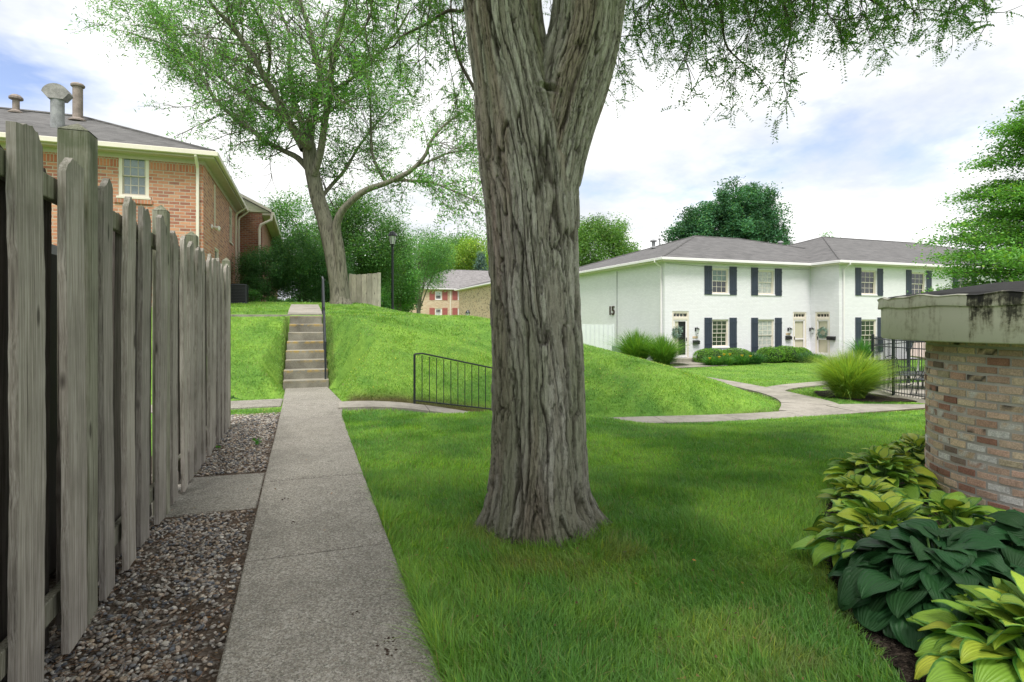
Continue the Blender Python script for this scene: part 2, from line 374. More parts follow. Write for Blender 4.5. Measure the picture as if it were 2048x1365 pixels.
M['conc'] = m_conc('plain_concrete', [(0.18, 0.165, 0.14), (0.28, 0.26, 0.225), (0.34, 0.315, 0.275), (0.40, 0.375, 0.335)], 60.0, 0.4, (0.325, 0.30, 0.26), 0.4)
M['conc_step'] = m_conc('weathered_step', [(0.16, 0.14, 0.10), (0.26, 0.23, 0.17), (0.34, 0.30, 0.23)], 70.0, 0.6, (0.27, 0.24, 0.18), 0.4)
M['white_brick'] = m_brick('white_painted_brick', [(0.76, 0.755, 0.80), (0.785, 0.78, 0.825), (0.81, 0.805, 0.85)], (0.70, 0.695, 0.74), bump=0.5, dirt=0.06, mix_noise=0.0)
M['orange_brick'] = m_brick('orange_brick', [(0.50, 0.205, 0.12), (0.33, 0.115, 0.085), (0.58, 0.26, 0.155), (0.44, 0.18, 0.12), (0.62, 0.32, 0.20), (0.27, 0.10, 0.08), (0.55, 0.24, 0.145)], (0.48, 0.41, 0.34), bw=0.29, rh=0.10, ms=0.012, dirt=0.15)
M['tan_brick'] = m_brick('tan_brick', [(0.55, 0.40, 0.26), (0.62, 0.46, 0.31), (0.50, 0.33, 0.22), (0.66, 0.52, 0.37), (0.58, 0.38, 0.26)], (0.60, 0.53, 0.42), bw=0.42, rh=0.15, ms=0.02, dirt=0.1)
M['brown_brick'] = m_brick('tan_and_black_brick', [(0.50, 0.36, 0.23), (0.55, 0.42, 0.28), (0.48, 0.32, 0.20), (0.10, 0.07, 0.05), (0.58, 0.45, 0.31), (0.52, 0.38, 0.25)], (0.48, 0.40, 0.30), bw=0.42, rh=0.15, ms=0.02, dirt=0.2)
M['wood'] = m_wood('weathered_board', (0.275, 0.25, 0.225), (0.48, 0.455, 0.425), 0.45, (42, 42, 1.6))
M['wood_post'] = m_wood('mossy_post', (0.19, 0.19, 0.14), (0.34, 0.34, 0.29), 0.5)
M['wood_shaded'] = m_wood('shaded_board', (0.09, 0.08, 0.07), (0.17, 0.155, 0.14))  # darker copy of the board wood: shade on the back boards put into colour
M['wood_pale'] = m_wood('pale_board', (0.62, 0.57, 0.50), (0.76, 0.72, 0.65))
M['wood_white'] = m_simple('white_fence_paint', (0.68, 0.71, 0.74), 0.6, 0.06)
def m_attr(name, rough=0.8, bs=0.5, fine=80.0, bd=0.004, mixn=0.35):
    m, t = newmat(name); c = nd(t, 'ShaderNodeVertexColor', layer_name='Col').outputs[0]; n = noise(t, fine, 5.0)
    c = mixc(t, 1.0, c, ramp(t, n, [(0.3, (1 - mixn,) * 3), (0.7, (1 + mixn * 0.6,) * 3)]), 'MULTIPLY')
    finish(t, bsdf(t, c, rough, n, bs, bd, spec=0.3).outputs[0]); return m
def m_bark():
    m, t = newmat('bark'); c = nd(t, 'ShaderNodeVertexColor', layer_name='Col').outputs[0]
    a = noise(t, 1.0, 7.0, scalev(t, pos(t), (55, 55, 9)), .7, .6); b = noise(t, 1.0, 5.0, scalev(t, pos(t), (140, 140, 45)), .7); f = noise(t, 260, 3.0)
    cr = ramp(t, a, [(.36, (0, 0, 0)), (.44, (.75, .75, .75)), (.6, (1, 1, 1))])
    h = mixc(t, .3, cr, b); k = mixc(t, 1.0, c, ramp(t, mixc(t, .4, a, b), [(.34, (.55, .53, .50)), (.48, (.97, .96, .94)), (.66, (1.28, 1.26, 1.23))]), 'MULTIPLY')
    k = mixc(t, 1.0, k, ramp(t, f, [(.3, (.8, .8, .8)), (.7, (1.2, 1.2, 1.2))]), 'MULTIPLY')
    finish(t, bsdf(t, k, .92, h, 1.0, .010, spec=.2).outputs[0]); return m
M['bark'] = m_bark()
M['stone'] = m_attr('pebble', 0.7, 0.2, 120.0)
M['oldbrick'] = m_attr('old_brick', 0.9, 0.6, 90.0, 0.004, 0.3)
# ground
def m_ground():
    m, t = newmat('lawn_ground'); c = nd(t, 'ShaderNodeVertexColor', layer_name='Col').outputs[0]
    n = noise(t, 6.0, 8.0, None, 0.7); f = noise(t, 70.0, 4.0, None, 0.7); g = noise(t, 1.0, 4.0, scalev(t, pos(t), (1.2, 2.4, 2)), 0.6)
    c = mixc(t, 1.0, c, ramp(t, n, [(0.3, (0.62, 0.68, 0.6)), (0.5, (1, 1, 1)), (0.7, (1.25, 1.2, 1.1))]), 'MULTIPLY')
    c = mixc(t, 1.0, c, ramp(t, f, [(0.3, (0.55, 0.6, 0.5)), (0.6, (1.3, 1.25, 1.2))]), 'MULTIPLY')
    c = mixc(t, 1.0, c, ramp(t, g, [(0.35, (0.92, 0.94, 0.92)), (0.65, (1.08, 1.06, 1.05))]), 'MULTIPLY')
    finish(t, bsdf(t, c, 0.95, f, 0.8, 0.02, spec=0.1).outputs[0]); return m
M['ground'] = m_ground()
def m_mulch():
    m, t = newmat('dark_mulch'); vo = nd(t, 'ShaderNodeTexVoronoi', {'Vector': nd(t, 'ShaderNodeVectorMath', {0: pos(t), 1: nd(t, 'ShaderNodeVectorMath', {0: nd(t, 'ShaderNodeTexNoise', {'Vector': pos(t), 'Scale': 30.0, 'Detail': 3.0}).outputs[1], 1: (.03, .03, .03)}, operation='MULTIPLY').outputs[0]}, operation='ADD').outputs[0], 'Scale': 75.0})
    r = nd(t, 'ShaderNodeSeparateColor', {0: vo.outputs[1]}).outputs[0]
    k = ramp(t, r, [(0.0, (0.015, 0.012, 0.010)), (0.5, (0.040, 0.030, 0.024)), (0.9, (0.085, 0.066, 0.052))])
    finish(t, bsdf(t, k, 0.95, vo.outputs[0], 1.0, 0.02, spec=0.1).outputs[0]); return m
M['mulch'] = m_mulch()
# ================================================================ GROUND
rng = np.random.default_rng(7)
BED_PX = [(1866, 862), (1810, 900), (1715, 950), (1660, 995), (1645, 1060), (1665, 1170), (1730, 1290), (1830, 1400)]
BED = [WP(px, py, H * F / (py - 640))[:2] for px, py in BED_PX] + [np.array([2.2, .8]), np.array([7.5, 0.8]), np.array([8.5, 5.5])]
BED = np.array(BED)
def inpoly(x, y, P):
    ins = np.zeros(np.broadcast(x, y).shape, bool); n = len(P)
    for i in range(n):
        x0, y0 = P[i]; x1, y1 = P[(i + 1) % n]
        c = ((y0 > y) != (y1 > y)) & (x < (x1 - x0) * (y - y0) / (y1 - y0 + 1e-12) + x0); ins ^= c
    return ins
def path_l(y): return -.33 - .007 * y
def path_r(y): return np.interp(y, [0, 6, 9, 10.3, 10.6, 13.1], [.53, .50, .50, .56, .60, .42])
WC = WP(1024, 640, 4.51)[:2] + np.array([ct, -st]) * 4.51      # centre of the round brick wall
TC = WP(1079, 640, 4.22)[:2]                                       # big trunk
CLUMPY = [(12.9, 10.9, 1.25, .75), (13.3, 10.2, .9, .8)]
FOUND = [(18.6, 25.6, 29, 26.7), (29, 23.6, 60, 24.7), (17.2, 26, 18.6, 44)]
def lawn_mask(x, y):
    m = (x > path_r(y) + .0) | (x < path_l(y) - .02) | (y > STY0)
    m &= ~((x > -.5) & (x < .44) & (y > STY0 - .1) & (y < 15.5))
    m &= ~((x < path_l(y)) & (y < 9.6)) & ~((x < path_l(y)) & (x > -2) & (y > 10.35) & (y < 11.6))
    m &= walkd(x, y) < 0.0
    for k in ('top', 'side'):
        P = RIB[k]; a, b = P[0], P[-1]; ab = b[:2] - a[:2]; L = ab @ ab
        tt = np.clip(((x - a[0]) * ab[0] + (y - a[1]) * ab[1]) / L, 0, 1)
        m &= np.hypot(x - a[0] - tt * ab[0], y - a[1] - tt * ab[1]) > .43
    m &= ~inpoly(x, y, BED) & (np.hypot(x - TC[0], y - TC[1]) > .42)
    for a, b, c, d in FOUND: m &= ~((x > a) & (x < c) & (y > b) & (y < d))
    m &= ~((x > 13.6) & (y < 12.6) & (y > 5)) & ~inpoly(x, y, MUL2)
    return m
MUL2 = np.array([(12.6, 10.0), (13.3, 9.7), (14.4, 9.5), (15.0, 10.8), (14.6, 12.0), (13.2, 12.0), (12.5, 11.2)])
def grass_col(x, y, g):
    """albedo of the lawn: greens with mossy, dry and brown patches"""
    n1 = fbm(x * .9, y * .9, 0, 11); n2 = fbm(x * 3.1, y * 3.1, 0, 12); n3 = fbm(x * .35, y * .35, 0, 13)
    a = np.array([.080, .200, .038]); b = np.array([.195, .350, .060]); dry = np.array([.22, .20, .07]); deep = np.array([.028, .105, .022])
    up = sm(9.8, 12.5, y)[..., None]; w = sm(.3, .7, .55 * n1 + .45 * n2)[..., None]; w = w * (1 - .35 * up) + .26 * up; brn = (np.exp(-((y - 10.55) / .13) ** 2) * sm(.6, .8, x) * sm(5.2, 4.0, x) * (.5 + .8 * n2))[..., None].clip(0, .9)
    c = a * (1 - w) + b * w
    c = c * (1.30 - .16 * up) + np.array([.012, .010, .004])
    dd = (sm(.52, .72, n2) * sm(.45, .65, n3))[..., None] * .28; dd = dd * (1 - .7 * up); c = c * (1 - dd) + deep * dd
    # thin dry turf in the foreground right of the trunk and round its foot
    f = np.exp(-(((x - 2.6) / 1.0) ** 2 + ((y - 1.6) / 1.1) ** 2)) + .7 * np.exp(-((np.hypot(x - TC[0], y - TC[1] + .35) - .5) / .25) ** 2)
    f = f + .9 * np.exp(-(((x + .75) / .5) ** 2 + ((y - 10.0) / .4) ** 2))
    c = c * (1 - brn) + np.array([.13, .10, .05]) * brn
    dr = (np.clip(f, 0, 1) * sm(.42, .62, n2 * .6 + fbm(x * 7, y * 7, 0, 15) * .4))[..., None] * .6
    c = c * (1 - dr) + dry * dr
    return c
# one ground sheet, fine near the camera, coarse out to the horizon
xs = np.concatenate([[-900, -500, -250, -120, -60, -35, -20, -12, -8, -6, -4.5], np.arange(-3.5, -1.1, .25), np.arange(-1.0, 1.3, .06), np.arange(1.3, 16, .13), np.arange(16, 32, .5), [34, 38, 44, 52, 64, 80, 110, 160, 260, 500, 900]])
ys = np.concatenate([[-900, -400, -150, -60, -25, -10, -5, -3, -1, 0], np.arange(.5, 12.6, .11), np.arange(12.6, 15.8, .07), np.arange(15.8, 30, .28), np.arange(30, 60, 1.5), [62, 70, 80, 95, 120, 160, 240, 400, 900]])
X_, Y_ = np.meshgrid(xs, ys)
Z_ = TZ(X_, Y_)
nx = len(xs); ny = len(ys)
i, j = np.meshgrid(np.arange(ny - 1), np.arange(nx - 1), indexing='ij'); i = i.ravel(); j = j.ravel()
gc = grass_col(X_, Y_, 0) * .74
soil = np.array([.06, .045, .03])
bare = np.clip((walkd(X_, Y_) + .16) / .10, 0, 1)[..., None] * .9
gc = gc * (1 - bare) + soil * bare
bk = (np.exp(-((Y_ - 10.5) / .16) ** 2) * sm(.6, .8, X_) * sm(5.4, 4.2, X_))[..., None] * .9; gc = gc * (1 - bk) + soil * bk
st_m = (((X_ > -.56) & (X_ < -.42) | (X_ > .40) & (X_ < .62)) & (Y_ > 13) & (Y_ < 15.3))[..., None] * .35; gc = gc * (1 - st_m) + soil * st_m
gnd = np_obj('ground', np.stack([X_.ravel(), Y_.ravel(), Z_.ravel()], 1), np.stack([i * nx + j, i * nx + j + 1, (i + 1) * nx + j + 1, (i + 1) * nx + j], 1), M['ground'], col=gc.reshape(-1, 3), smooth=True)
tag(gnd, kind='structure')
def sheet(name, poly, step, off, mat, kind='structure', bump=0.0):
    P = np.array(poly); a = np.arange(P[:, 0].min(), P[:, 0].max(), step); b = np.arange(P[:, 1].min(), P[:, 1].max(), step)
    A, B = np.meshgrid(a, b); ins = inpoly(A + step / 2, B + step / 2, P)
    i, j = np.nonzero(ins[:-1, :-1]); n = len(a)
    Z = TZ(A, B) + off + bump * (fbm(A * 9, B * 9, 0, 3) - .5)
    o = np_obj(name, np.stack([A.ravel(), B.ravel(), Z.ravel()], 1), np.stack([i * n + j, i * n + j + 1, (i + 1) * n + j + 1, (i + 1) * n + j], 1), mat, smooth=True)
    return tag(o, kind=kind)
sheet('mulch_bed', BED, .05, .02, M['mulch'], bump=.04)
sheet('mulch_bed', MUL2, .08, .03, M['mulch'], bump=.04)
for a, b, c, d in FOUND[:2]: sheet('mulch_bed', [(a, b), (c, b), (c, d), (a, d)], .25, .03, M['mulch'])
# ---- paths
def ribbon(name, P, mat, zf, off=.03, th=.16, joint=1.5, jw=.012):
    """slabs along a centre line with real joints between them"""
    seg = np.concatenate([[0], np.cumsum(np.hypot(*np.diff(P[:, :2], axis=0).T))]); L = seg[-1]
    mb = MB(); nj = max(1, int(round(L / joint)))
    for k in range(nj):
        s0, s1 = L * k / nj + jw / 2, L * (k + 1) / nj - jw / 2
        q = np.linspace(s0, s1, max(3, int((s1 - s0) / .3) + 2))
        c = np.stack([np.interp(q, seg, P[:, 0]), np.interp(q, seg, P[:, 1])], 1); w = np.interp(q, seg, P[:, 2])
        dx = np.gradient(c, axis=0); dx /= np.linalg.norm(dx, axis=1)[:, None]; nn = np.stack([-dx[:, 1], dx[:, 0]], 1)
        Lf = c + nn * w[:, None]; Rt = c - nn * w[:, None]; zc = zf(c[:, 0], c[:, 1]) + off; m = len(q)
        V = np.concatenate([np.c_[Lf, zc], np.c_[Rt, zc], np.c_[Lf, zc - th], np.c_[Rt, zc - th]])
        a = np.arange(m - 1)
        mb.add(V, [np.stack([a, a + m, a + m + 1, a + 1], 1), np.stack([a, a + 1, a + 1 + 2 * m, a + 2 * m], 1), np.stack([a + m, a + 3 * m, a + 3 * m + 1, a + m + 1], 1), np.array([0, 2 * m, 3 * m, m]), np.array([m - 1, 2 * m - 1, 4 * m - 1, 3 * m - 1])])
    return tag(mb.build(name, mat), kind='structure')
ribbon('walkway', RIB['low'], M['conc'], lambda x, y: low(x, 9.8 + 0 * y), .06)
ribbon('walkway', RIB['curve'], M['conc'], lambda x, y: TZ(x, y, False), .045, .3)
ribbon('walkway', RIB['branch'], M['conc'], lambda x, y: low(x, y), .04)
ribbon('walkway', RIB['top'], M['conc'], lambda x, y: 1.6 + .066 * np.clip(y - 15.3, 0, 9), .035)
ribbon('walkway', RIB['side'], M['conc'], lambda x, y: 1.6 + 0 * x, .03, .3)
def slab(name, q, z, mat, th=.14, bev=.012):
    q = np.array(q, float); c = q.mean(0); qi = c + (q - c) * (1 - bev / .4)
    mb = MB(); n = len(q)
    V = np.concatenate([np.c_[qi, np.full(n, z)], np.c_[q, np.full(n, z - bev)], np.c_[q, np.full(n, z - th)]])
    fs = [np.arange(n)] + [np.array([n * r + i, n * (r + 1) + i, n * (r + 1) + (i + 1) % n, n * r + (i + 1) % n]) for r in (0, 1) for i in range(n)]
    mb.add(V, fs); return mb
mb = MB(); JY = [-3.2, -1.45, .3, 2.05, 3.8, 5.6, 7.35, 9.1, 10.5]
for a, b in zip(JY[:-1], JY[1:]):
    s_ = slab('', [(path_l(a), a + .009), (path_r(a), a + .009), (path_r(b), b - .009), (path_l(b), b - .009)], .035 + random.Random(int(a * 10)).uniform(-.003, .003), None, bev=.008)
    mb.add(np.concatenate(s_.v), [f for k in s_.f.values() for f in [np.concatenate(k)]])
tag(mb.build('path', M['conc_near']), kind='structure')
mb = slab('', [(path_l(10.5), 10.512), (.60, 10.512), (.42, 13.1), (-.44, 13.1)], .035, None, bev=.008); tag(mb.build('path', M['conc_near']), kind='structure')
mb = slab('', [(-1.25, 4.9), (path_l(5) - .015, 4.92), (path_l(6) - .015, 6.0), (-1.25, 6.06)], .02, None, bev=.008); tag(mb.build('path', M['conc_near']), kind='structure')
mb = slab('', [(-3.2, 10.5), (path_l(11) - .02, 10.55), (path_l(11) - .02, 11.45), (-3.2, 11.35)], .03, None, bev=.008); tag(mb.build('path', M['conc_near']), kind='structure')
# ---- pool patio behind the iron fence
mb = MB(); mb.box(14.1, 26, 5.0, 12.5, -.6, -.46); tag(mb.build('patio', M['conc']), kind='structure')
# ---- gravel strip
def m_gravel_base():
    m, t = newmat('gravel_bed'); vo = nd(t, 'ShaderNodeTexVoronoi', {'Vector': pos(t), 'Scale': 55.0}); r = nd(t, 'ShaderNodeSeparateColor', {0: vo.outputs[1]}).outputs[0]
    k = ramp(t, r, [(0.0, (.03, .022, .017)), (.4, (.09, .07, .055)), (.8, (.18, .15, .13)), (.95, (.32, .3, .27))])
    k = mixc(t, ramp(t, noise(t, 5, 5.0), [(.4, (0, 0, 0)), (.6, (.85, .85, .85))]), k, (.075, .052, .036))
    finish(t, bsdf(t, k, .9, vo.outputs[0], 1.0, .015, spec=.2).outputs[0]); return m
mb = MB(); g = np.array([(-7, -3), (-.35, -3), (-.40, 9.9), (-7, 9.9)])
A, B = np.meshgrid(np.linspace(-1.6, -.34, 30), np.linspace(-1, 9.9, 200))
mb.add(np.stack([A.ravel(), B.ravel(), (.006 + .02 * (fbm(A * 6, B * 6, 0, 9) - .3)).ravel()], 1), [np.array([(i * 30 + j, i * 30 + j + 1, (i + 1) * 30 + j + 1, (i + 1) * 30 + j) for i in range(199) for j in range(29)])])
tag(mb.build('gravel_bed', m_gravel_base(), smooth=True), kind='structure')
def ico():
    p = (1 + 5 ** .5) / 2
    v = [(-1, p, 0), (1, p, 0), (-1, -p, 0), (1, -p, 0), (0, -1, p), (0, 1, p), (0, -1, -p), (0, 1, -p), (p, 0, -1), (p, 0, 1), (-p, 0, -1), (-p, 0, 1)]
    f = [(0, 11, 5), (0, 5, 1), (0, 1, 7), (0, 7, 10), (0, 10, 11), (1, 5, 9), (5, 11, 4), (11, 10, 2), (10, 7, 6), (7, 1, 8), (3, 9, 4), (3, 4, 2), (3, 2, 6), (3, 6, 8), (3, 8, 9), (4, 9, 5), (2, 4, 11), (6, 2, 10), (8, 6, 7), (9, 8, 1)]
    v = [np.array(a) / math.sqrt(1 + p * p) for a in v]; cache = {}; nf = []
    def mid(a, b):
        k = (min(a, b), max(a, b))
        if k not in cache: m_ = v[a] + v[b]; cache[k] = len(v); v.append(m_ / np.linalg.norm(m_))
        return cache[k]
    for a, b, c in f: x, y, z = mid(a, b), mid(b, c), mid(c, a); nf += [(a, x, z), (b, y, x), (c, z, y), (x, y, z)]
    return np.array(v), np.array(nf)
IV, IF = ico()
def scatter_stones(name, P, size, cols, mat):
    n = len(P); sc = size[:, None] * rng.uniform(.6, 1.15, (n, 3)) * np.array([1, 1, .62]); an = rng.uniform(0, 6.28, n)
    V = IV[None] * sc[:, None, :] * (1 + .22 * (rng.random((n, len(IV), 1)) - .5))
    ca, sa = np.cos(an)[:, None], np.sin(an)[:, None]; tl = rng.normal(0, .3, (n, 1))
    x = V[..., 0] * ca - V[..., 1] * sa; y = V[..., 0] * sa + V[..., 1] * ca; z = V[..., 2] + x * tl
    V = np.stack([x, y, z], -1) + P[:, None, :]
    Fc = IF[None] + (np.arange(n) * len(IV))[:, None, None]
    return tag(np_obj(name, V.reshape(-1, 3), Fc.reshape(-1, 3), mat, col=np.repeat(cols, len(IV), 0), smooth=True), kind='stuff')
n = 17000; px_ = rng.uniform(-1.15, -.36, n); py_ = 1.3 + (rng.random(n) ** 1.25) * 8.5
k = ~((py_ > 4.86) & (py_ < 6.1)) & (px_ < path_l(py_) - .015) & (rng.random(n) < np.where(px_ > -.47, .45, 1.0)) & (rng.random(n) < 1 - .6 * sm(.58, .70, fbm(px_ * 3, py_ * 3, 0, 21)))
px_, py_ = px_[k], py_[k]; n = len(px_)
pal = np.array([(.36, .33, .29), (.48, .44, .40), (.20, .20, .21), (.13, .14, .16), (.40, .32, .24), (.58, .54, .48), (.27, .22, .18), (.31, .29, .27), (.44, .36, .29)])
sc_ = pal[rng.integers(0, len(pal), n)] * rng.uniform(.65, 1.15, (n, 1))
scatter_stones('gravel', np.c_[px_, py_, .012 + rng.uniform(-.004, .012, n)], rng.uniform(.005, .0135, n) * (1 + .05 * py_), sc_, M['stone'])
# ================================================================ CONCRETE STAIRS
def m_step():
    m, t = newmat('lichen_step'); s = nd(t, 'ShaderNodeSeparateXYZ', {0: pos(t)})
    n = noise(t, 2.0, 6.0); f = noise(t, 60, 4.0); g = noise(t, 9, 5.0)
    k = ramp(t, mixc(t, .35, n, f), [(.34, (.07, .063, .05)), (.5, (.19, .178, .145)), (.68, (.33, .31, .26))])
    fr = mth(t, 'FRACT', mth(t, 'DIVIDE', mth(t, 'ADD', s.outputs[2], 0.004), .2))
    e = nd(t, 'ShaderNodeMapRange', {0: fr, 1: .62, 2: .90, 3: 0.0, 4: 1.0}).outputs[0]
    zb = nd(t, 'ShaderNodeMapRange', {0: noise(t, 1.0, 2.0, scalev(t, pos(t), (.3, 5, 2.2))), 1: .42, 2: .50, 3: .15, 4: 1.0}).outputs[0]
    y = mth(t, 'MULTIPLY', mth(t, 'MULTIPLY', e, zb), ramp(t, g, [(.42, (0, 0, 0)), (.58, (1, 1, 1))]))
    k = mixc(t, mth(t, 'MULTIPLY', y, .8), k, (.42, .27, .05))
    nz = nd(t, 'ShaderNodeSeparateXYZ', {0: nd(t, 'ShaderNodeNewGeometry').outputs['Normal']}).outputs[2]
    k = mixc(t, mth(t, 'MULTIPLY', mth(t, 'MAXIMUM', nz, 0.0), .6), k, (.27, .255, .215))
    finish(t, bsdf(t, k, .9, f, .5, .006, spec=.2).outputs[0]); return m
M['step'] = m_step()
T = thing('concrete_stairs', 'eight worn concrete steps with yellow lichen edges cut into the grass bank', 'stairs', (0, STY0, 0))
for k in range(8):
    a = STY0 + .3 * k; w = .012 * (3 - k); r_ = random.Random(k)
    mb = MB(rz=0); mb.box(-.455 - w + r_.uniform(-.008, .008), .41 + w + r_.uniform(-.008, .008), a, a + (.335 if k < 7 else .55), .2 * k - .12, .2 * (k + 1) - (0.0 if k < 7 else -.0), .014)
    mb.build('step', M['step'], T)
# handrail of the stairs
T = thing('stair_handrail', 'black iron handrail running up the right side of the concrete stairs', 'handrail', (.37, STY0, 0))
mb = MB(); X0 = .375
zr = [(STY0 + .05, 1.0), (STY0 + .35, 1.12), (15.05, 2.5), (15.75, 2.62)]
mb.tube([(X0, a, b) for a, b in zr], .024, 8); mb.build('top_rail', M['rail'], T)
mb = MB(); mb.tube([(X0, STY0 + .08, .35), (X0, 15.1, 1.72)], .014, 6); mb.build('bottom_rail', M['rail'], T)
for a, z0, z1 in ((STY0 + .06, .0, 1.0), (14.1, .7, 1.8), (15.72, 1.55, 2.62)):
    mb = MB(); mb.box(X0 - .018, X0 + .018, a - .018, a + .018, z0, z1, .004); mb.build('post', M['rail'], T)
mb = MB()
for q in np.arange(STY0 + .3, 15.0, .22):
    zt = np.interp(q, [a for a, b in zr], [b for a, b in zr]); zb = np.interp(q, [STY0 + .08, 15.1], [.35, 1.72]); mb.tube([(X0, q, zb), (X0, q, zt)], .008, 5)
mb.build('balusters', M['rail'], T)
# railing along the lower walk
T = thing('iron_railing', 'low black iron railing with thin balusters sloping down along the foot of the grass mound', 'railing', (1.84, 10.36, 0))
XA, XB, YR = 1.84, 4.3, 10.36
def rz_(x, a, b): return a + (b - a) * (x - XA) / 1.5
mb = MB(); mb.tube([(XA, YR, .875), (XA + .14, YR, .885), (XB, YR, rz_(XB, .875, .56))], .016, 6); mb.build('top_rail', M['rail'], T)
mb = MB(); mb.tube([(XA, YR, .03), (XB, YR, rz_(XB, .03, -.21))], .013, 6); mb.build('bottom_rail', M['rail'], T)
for x in (XA, XB):
    mb = MB(); mb.box(x - .018, x + .018, YR - .018, YR + .018, -.5, rz_(x, .875, .56), .003); mb.build('post', M['rail'], T)
for x in np.arange(XA + .14, XB - .05, .135):
    mb = MB(); mb.tube([(x, YR, rz_(x, .03, -.21)), (x, YR, rz_(x, .88, .565))], .008, 5); mb.build('baluster', M['rail'], T)
# ================================================================ NEAR WOODEN FENCE
T = thing('board_fence', 'tall weathered grey shadowbox fence beside the gravel strip', 'fence', (-1.0, 2.5, 0))
def board(y0, y1, top, xf=-.99, th=.03, name='board', mat='wood', seed=0, dog=True, bot=.04, parent=None):
    """a sawn board standing on the fence, front face towards +x, with a ragged worn top"""
    r_ = random.Random(seed); n = 9; m = 26; V = []
    for sgn, X in ((0, xf), (1, xf - th)):
        for a in range(m + 1):
            for b in range(n + 1):
                u = b / n; v = a / m
                tp = top - (abs(u - .5) ** 2 * .16 - .07 * (u - .5) * math.sin(seed * 7.3) if dog else 0) - (.010 * math.sin(seed * 3 + u * 9) + .005 * math.sin(seed + u * 31) + .03 * max(0, math.sin(seed * 5 + u * 5) - .6)) * (1 if dog else .3)
                z = bot + (tp - bot) * v
                edge = (0.004 * math.sin(z * 9 + seed) + .003 * math.sin(z * 31 + seed * 2)) if b in (0, n) else 0
                warp = .006 * math.sin(z * 1.7 + seed) + .004 * math.sin(u * 3.1 + seed)
                V.append((X + warp, y0 + (y1 - y0) * u + edge + .006 * math.sin(z * .8 + seed * 1.3), z))
    w = n + 1; N1 = (m + 1) * w
    q = [(a * w + b, a * w + b + 1, (a + 1) * w + b + 1, (a + 1) * w + b) for a in range(m) for b in range(n)]
    fs = q + [tuple(N1 + k for k in f[::-1]) for f in q]
    for a in range(m):
        fs.append((a * w, (a + 1) * w, N1 + (a + 1) * w, N1 + a * w)); fs.append((a * w + n, N1 + a * w + n, N1 + (a + 1) * w + n, (a + 1) * w + n))
    for b in range(n): fs.append((m * w + b, m * w + b + 1, N1 + m * w + b + 1, N1 + m * w + b)); fs.append((b, N1 + b, N1 + b + 1, b + 1))
    mb = MB(); mb.add(V, [np.array(fs)]); o = mb.build(name, M[mat], parent or T); auto_smooth(o, 50); return o
def fpost(y, top, w=.10, xf=-1.03, cap=.05):
    mb = MB(); mb.box(xf - w, xf, y - w / 2, y + w / 2, 0, top - cap, .006)
    c = xf - w / 2
    mb.add([(xf - w, y - w / 2, top - cap), (xf, y - w / 2, top - cap), (xf, y + w / 2, top - cap), (xf - w, y + w / 2, top - cap), (c, y, top)], [np.array([(0, 1, 4), (1, 2, 4), (2, 3, 4), (3, 0, 4)])])
    return mb.build('post', M['wood_post'], T)
BY = [(1.3, 1.5), (1.68, 1.9), (2.10, 2.31), (2.565, 2.785), (2.99, 3.22), (3.51, 3.69), (3.88, 4.06), (4.25, 4.43), (4.67, 4.84)]
for s_, (a, b) in enumerate(BY): board(a, b, 2.235 + .012 * math.sin(s_ * 2.7), seed=s_ + 3, xf=-.985 - .012 * (s_ % 2))
y = 5.15
while y < 8.6:
    board(y, y + .175, 2.21 + .015 * math.sin(y * 7), seed=int(y * 13), xf=-.985 - .01 * (int(y * 3) % 2)); y += .335
for y, tp in ((.9, 2.4), (3.37, 2.47), (5.0, 2.38), (6.23, 2.36), (8.72, 2.36)): fpost(y, tp, .13 if y == 3.37 else .10, xf=-1.0 if y == 3.37 else -1.0)
for z in (.20, 2.02):
    mb = MB(); mb.box(-1.075, -1.035, .6, 8.7, z, z + .10, .004); mb.build('rail', M['wood_post'], T)
y = 1.5
while y < 8.6: board(y, y + .17, 2.16 + .01 * math.sin(y * 9), xf=-1.09, seed=int(y * 17) + 5, mat='wood_shaded'); y += .36
T = thing('black_box', 'large black box added behind the board fence where its gaps look dark', 'black box', (-1.7, 3.0, 0))
mb = MB(); mb.box(-2.3, -1.35, 1.0, 4.3, 0, 1.95, .08); mb.build('block', M['black'], T)  # plain black box added to fill the dark gaps between the boards
mb = MB(); mb.tube([(-1.22, 2.9, .9), (-1.3, 2.55, 1.75)], .022, 8); tag(mb.build('broom', m_simple('varnished_wood', (.42, .22, .07), .4)), 'varnished wooden broom handle leaning behind the board fence', 'broom')
